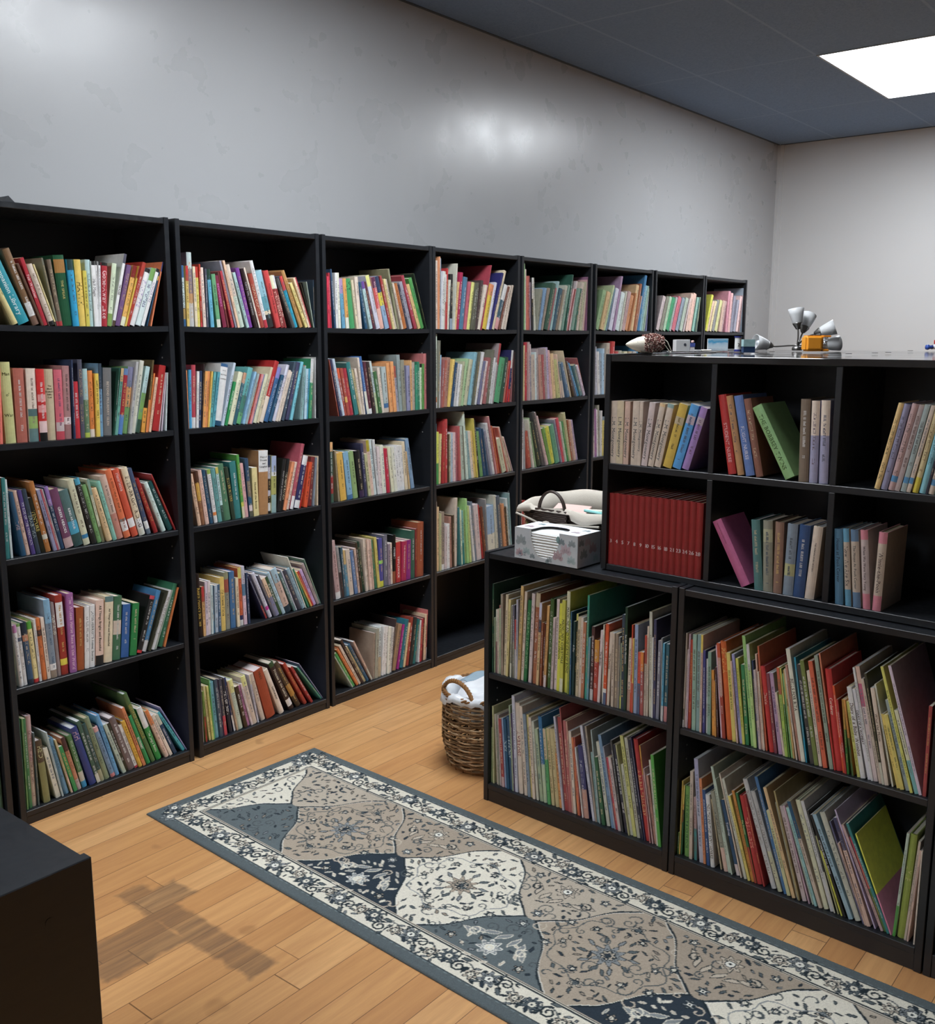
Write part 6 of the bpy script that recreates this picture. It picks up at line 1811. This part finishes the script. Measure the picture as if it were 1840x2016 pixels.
for y in (-.0185,): b.lathe([(0,-.0015),(.0012,-.001),(.0016,0),(.0012,.001),(0,.0015)],10,Matrix.Translation((-.030,-.0165,.030)))
b.build('eye',simple('black_bead',(.01,.01,.01),.2),e,smooth=True)
b=MB(); b.tube([(.036,0,.034),(.046,-.003,.040),(.056,-.004,.032),(.064,-.004,.016),(.070,-.004,.004),(.065,-.004,.003),(.059,-.003,.010),(.050,-.001,.022),(.042,0,.028)],.0014,6); b.build('cord_tail',M_CR,e,smooth=True)
# white boxed set, figurines, picture card, glue tube, teal box
def bx(name,x,y,w,d_,h,mat,label,cat,yaw=0,z=ZC2,parent=None,bev=.0008,group=None):
    M=at(x,y,z,yaw)
    if parent: M=parent.matrix_world@Matrix.Translation((x,y,z))
    bm=bevbox(-w/2,-d_/2,0,w/2,d_/2,h,bev); o=bmobj(name,bm,mat)
    if parent: o.parent=parent; o.matrix_parent_inverse=Matrix.Identity(4); o.location=(x,y,z)
    else: o.matrix_world=M; tag(o,label,cat,group)
    return o
w=bx('boxed_book',.935,-1.312,.044,.05,.037,simple('white_card',(.62,.63,.64),.5,var=.03),'small white boxed book with a dark emblem behind the toy hedgehog','box')
bx('emblem',.004,-.0252,.018,.008,.0006,.007,simple('dark_print',(.12,.13,.16),.5),None,None,parent=w) if False else None
b=MB(); b.tube([(.006,-.0256,.022),(.006,-.0250,.022)],.0042,10); b.build('emblem',simple('dark_print',(.05,.06,.08),.5),w)
f=empty('toy_figure',at(1.000,-1.318,ZC2),'tiny blue and white toy figure standing beside the white boxed book','toy')
b=MB(); b.box(-.006,-.004,0,.006,.004,.014); b.build('legs',simple('toy_white',(.8,.8,.82),.3),f); b=MB(); b.box(-.0075,-.0045,.0142,.0075,.0045,.026); b.build('torso',simple('toy_blue',(.10,.14,.45),.3),f)
b=MB(); b.lathe([(0,.0262),(.0045,.0265),(.005,.030),(.0045,.034),(0,.0345)],12); b.build('head',simple('toy_pink',(.75,.5,.45),.4),f,smooth=True)
bx('folded_cloth',1.045,-1.345,.030,.02,.006,simple('pale_cloth',(.7,.66,.6),.9),'small folded cream cloth lying between toy figure and picture card','cloth',bev=.002)
k=NT('sea_picture',.4,.5); v=k.obj(); sp=k.n('ShaderNodeSeparateXYZ'); k.l(v,sp.inputs[0]); g=k.noise(v,60,5); zz=k.math('ADD',k.math('DIVIDE',sp.outputs[2],.04),k.math('MULTIPLY',k.math('SUBTRACT',g,.5),.5))
k.base(k.ramp(zz,[(0,lin('aab8c4')),(.25,lin('d2e0ea')),(.55,lin('b9d2e2')),(.75,lin('3f9fce')),(.9,lin('8fb6cc')),(1,lin('6aaed6'))])); M_SEA=k.m
p=empty('picture_card',at(1.170,-1.325,ZC2),'small blue sea picture card leaning upright on the glossy shelf top','picture')
b=MB(); b.box(-.034,-.002,0,.034,.004,.040); b.build('backing',simple('white_edge',(.8,.8,.8),.5),p); b=MB(); b.box(-.033,-.0026,.001,.033,-.0021,.039); b.build('print',M_SEA,p)
t=empty('glue_tube',at(1.115,-1.420,ZC2),'slim white glue tube with dark blue base and rim, beside the picture card','tube')
b=MB(); b.lathe([(0,0),(.0115,0),(.0115,.006),(0,.006)],20); b.lathe([(0,.044),(.0118,.044),(.0118,.048),(0,.048)],20); b.build('cap',simple('navy_plastic',(.03,.04,.22),.3),t)
b=MB(); b.lathe([(0,.0062),(.0102,.0062),(.0102,.0438),(0,.0438)],20); b.build('body',simple('tube_white',(.72,.72,.70),.35),t,smooth=False)
b=MB(); put_text(b,'2',lambda u,v_:(-.004+u,-.0108,.016+v_),.014,lin('444')); b.build('print',M_INK,t)
q=empty('small_box',at(.900,-1.548,ZC2),'small teal box on a dark blue tray beside the white lampshade','box')
b=MB(); b.box(-.017,-.012,0,.017,.012,.0175); b.build('tray',simple('navy_card',(.02,.05,.13),.5),q); b=MB(); b.box(-.018,-.013,.0177,.016,.013,.0385); b.build('lid',simple('teal_card',(.36,.55,.56),.5,var=.25,sc=90),q)
for i,(x,y) in enumerate(((.955,-1.548),(1.058,-1.557),(.859,-1.856),(1.07,-1.862),(1.215,-1.857),(1.66,-1.80))):
    b=MB(); b.lathe([(0,0),(.0085,0),(.0085,.0012),(0,.0012)],16); o=b.build('felt_pad',simple('black_felt_%d'%i,(.02,.02,.02),.9),None,at(x,y,ZC2))
    tag(o,['thin black felt pad in front of the fallen lampshade','thin black felt pad under the bent lamp arm','thin black felt pad at the front edge of the shelf top','middle of three thin black felt pads past the sand timer','thin black felt pad past the middle pad, towards the plastic toy','thin black felt pad closest to the red and blue toy'][i],'pad','felt pads on the shelf top')
# orange sand timer
e=empty('sand_timer',at(1.235,-1.618,ZC2),'orange plastic sand timer lying on its side in front of the lamp','sand timer')
MO=simple('orange_plastic',(.90,.36,.03),.35,var=.04)
bmobj('end_plate',bevbox(-.029,-.024,.001,.027,.024,.051,.006,3),MO,e)
bmobj('plate_recess',bevbox(-.022,-.0255,.009,.018,-.0235,.044,.0009),simple('orange_recess',(.86,.33,.03),.4,var=.03),e)
bmobj('foot_bar',bevbox(.027,-.020,.001,.047,.020,.008,.002,2),MO,e); bmobj('top_bar',bevbox(.027,-.020,.045,.052,.020,.051,.002,2),MO,e)
k=NT('clear_glass',.05,.5); k.b.inputs['Transmission Weight'].default_value=1.0; k.b.inputs['Base Color'].default_value=(.95,.97,1,1); M_GL=k.m
b=MB(); b.lathe([(.010,-.018),(.011,-.012),(.008,-.004),(.0022,0),(.008,.004),(.011,.012),(.010,.018)],20,Matrix.Translation((.038,0,.0265))); b.build('glass',M_GL,e,smooth=True)
b=MB(); b.lathe([(0,-.0175),(.009,-.0175),(.0095,-.012),(.005,-.006),(0,-.005)],16,Matrix.Translation((.038,0,.0265))); b.build('sand',simple('white_sand',(.8,.78,.74),.9),e,smooth=True)
# five-arm lamp lying on the top
e=empty('lamp',at(1.487,-1.473,ZC2),'five-arm lamp head with frosted white shades and nickel arms resting on the shelf top','lamp')
MN=simple('brushed_nickel',(.30,.29,.28),.35,metal=1,var=.1,sc=80)
k=NT('frosted_glass_shade',.45,.5); k.b.inputs['Base Color'].default_value=(.80,.81,.82,1); k.b.inputs['Transmission Weight'].default_value=.25; k.b.inputs['Subsurface Weight'].default_value=.15; k.b.inputs['Subsurface Radius'].default_value=(.02,.02,.02); M_SH=k.m
k=NT('bulb_glass',.12,.6); k.b.inputs['Base Color'].default_value=(.55,.57,.6,1); M_BU=k.m
b=MB(); b.lathe([(0,0),(.016,0),(.018,.004),(.016,.012),(.006,.016),(0,.016)],24); b.build('hub',MN,e,smooth=True)
mp=1.76e-3
def shade(fx,fz,ox,oz,fy,oy,L=.050):
    """fitter at (fx,fy,fz), opening towards (ox,oy,oz), local metres"""
    a=Vector((fx,fy,fz)); d_=(Vector((ox,oy,oz))-a).normalized(); rot=d_.to_track_quat('Z','Y').to_matrix().to_4x4(); M=Matrix.Translation(a)@rot
    b=MB(); b.lathe([(0,-.022),(.007,-.021),(.009,-.017),(.0165,-.002),(.017,0),(0,.001)],22,M); fo=b.build('shade_fitter',MN,e,smooth=True)
    b=MB(); b.lathe([(.0155,.001),(.0185,.010),(.023,.030),(.0270,L),(.0255,L+.0004),(.0215,.030),(.0170,.011),(.0140,.003)],30,M); b.build('lamp_shade',M_SH,e,smooth=True)
    b=MB(); b.lathe([(0,.002),(.006,.003),(.0065,.014),(.011,.026),(.0115,.033),(.008,.041),(0,.044)],18,M); b.build('bulb',M_BU,e,smooth=True)
    return M@Vector((0,0,-.021))
def px(x,y): return ((x-1568)*mp,(691-y)*mp)
sh=[(px(1509,683),px(1485,681),0,-.012),(px(1566,638),px(1563,612),.0,.006),(px(1586,646),px(1596,624),.03,.018),(px(1614,655),px(1645,643),.01,-.020),(px(1627,682),px(1665,683),.02,.005)]
for (fx,fz),(ox,oz),fy,oy in sh:
    fz=max(fz,.0185); oz=max(oz,.016 if abs(ox-fx)<abs(oz-fz) else .0275)
    s_=shade(fx,fz,ox,oz,fy,fy+oy); 
    h=Vector((0,0,.012)); d_=(s_-Vector((fx,fy,fz))).normalized(); m1=s_+d_*.022; m2=h+Vector((0,0,.012)); pts=[]
    for t in range(15):
        u=t/14; pts.append(s_*(1-u)**3+m1*3*u*(1-u)**2+m2*3*u*u*(1-u)+h*u**3)
    for p_ in pts: p_.z=max(p_.z,.0035)
    b=MB(); b.tube(pts,.0028,8); b.build('arm',MN,e,smooth=True)
# small plastic toy at the far end
e=empty('toy_plane',at(1.905,-1.802,ZC2),'tiny red, white and blue plastic toy on the glossy shelf top','toy')
b=MB(); b.lathe([(0,-.012),(.008,-.011),(.010,-.004),(.006,.004),(.008,.012),(0,.014)],16,Matrix.Translation((-.006,0,.0105))@Matrix.Rotation(PI/2,4,'Y')); b.build('nose',simple('toy_blue_2',(.05,.12,.5),.25),e,smooth=True)
b=MB(); b.lathe([(0,.0),(.009,.001),(.010,.02),(.008,.034),(0,.036)],16,Matrix.Translation((.010,0,.0125))@Matrix.Rotation(PI/2,4,'Y')); b.build('body',simple('toy_white_2',(.8,.8,.82),.25),e,smooth=True)
b=MB(); b.box(.012,-.004,.0215,.036,.004,.036); b.box(.016,-.016,.010,.026,.016,.013); b.build('fin',simple('toy_red',(.6,.03,.03),.3),e)
# round cap on the back of the cube shelf
b=MB(); b.lathe([(0,0),(.0052,0),(.0052,.0012),(0,.0012)],16,Matrix.Translation((.257,.2825,.497))@Matrix.Rotation(PI/2,4,'X')); b.build('cam_cap',M_PIN,CU)
# dark tent-shaped block on top of the first wall bookcase
b=MB(); b.raw([(-.036,0,0),(.036,0,0),(0,0,.034),(-.036,.05,0),(.036,.05,0),(0,.05,.034)],[(0,1,2),(3,5,4),(0,3,4,1),(1,4,5,2),(0,2,5,3)]); o=b.build('block',simple('black_painted_wood',(.015,.017,.022),.5),None,Matrix.Translation((-.455,.14,1.8178)))
tag(o,'small black roof-shaped block on top of the first wall bookcase','block')
# flat pile and a few standing books on the shelf behind the lined basket
def flatbook(x,y,z,w,d_,h,c,yaw,label):
    cv,pg,l=book_geo(h,w,d_,c+'n',1.05,'',random.Random(int(x*1000+z*1e4))); M=Matrix.Translation((x,y,z+h))@Matrix.Rotation(PI/2,4,'Y')
    o=cv.build('book',M_BOOK,None,M); tag(o,label,'book','flat pile of books behind the lined basket'); p=pg.build('page_block',M_PAGE); p.parent=o
xf=case_x(5)
for i,(h,c,w_,nm) in enumerate(((.020,'333','.24','black'),(.022,'a98','.23','tan'),(.012,'ddd','.24','white'),(.018,'764','.22','brown'),(.018,'543','.23','dark brown'),(.030,'683','.23','green'),(.014,'ccb','.21','cream'))):
    flatbook(xf+.125,.02+.004*i,.4285+sum((.020,.022,.012,.018,.018,.030,.014)[:i])+.0004*i,float(w_)+.12,.17,h,c,0,f'{nm} book lying flat in the pile behind the lined basket')
for i,(u,t_,H_,c,nm) in enumerate(((.019,.012,.275,'249','blue'),(.033,.010,.225,'ecc','pale pink'),(.045,.028,.235,'a33','red'))):
    cv,pg,l=book_geo(t_,H_,.19,c,1.1,'',random.Random(i)); o=cv.build('book',M_BOOK,None,Matrix.Translation((xf+u,.015,.4285))); tag(o,f'upright {nm} book beside the flat pile, behind the lined basket','book'); p=pg.build('page_block',M_PAGE); p.parent=o
xf=case_x(6)
cv,pg,l=book_geo(.03,.24,.2,'b53-6-465-60-c74',1.1,'',random.Random(2)); M=Matrix.Translation((xf+.27,.03,.4288))@Matrix.Rotation(-PI/2,4,'Z'); o=cv.build('book',M_BOOK,None,Matrix.Translation((xf+.03,.03,.4288))@Matrix.Rotation(0,4,'Z')); tag(o,'rust and green book seen over the lined basket rim','book'); p=pg.build('page_block',M_PAGE); p.parent=o
# tall dark green books in the bookcase cut by the picture edge
xf=case_x(0)
for i,(u,t_,H_,c,nm) in enumerate(((.50,.022,.29,'234','dark blue'),(.535,.016,.28,'332','black'),(.565,.030,.30,'465','thick grey-green'))):
    cv,pg,l=book_geo(t_,H_,.22,c,1.2,'',random.Random(i+9)); o=cv.build('book',M_BOOK,None,Matrix.Translation((xf+u,.012,.0433))); tag(o,f'{nm} book on the bottom shelf of the bookcase cut by the photo edge','book'); p=pg.build('page_block',M_PAGE); p.parent=o
bpy.context.view_layer.update()
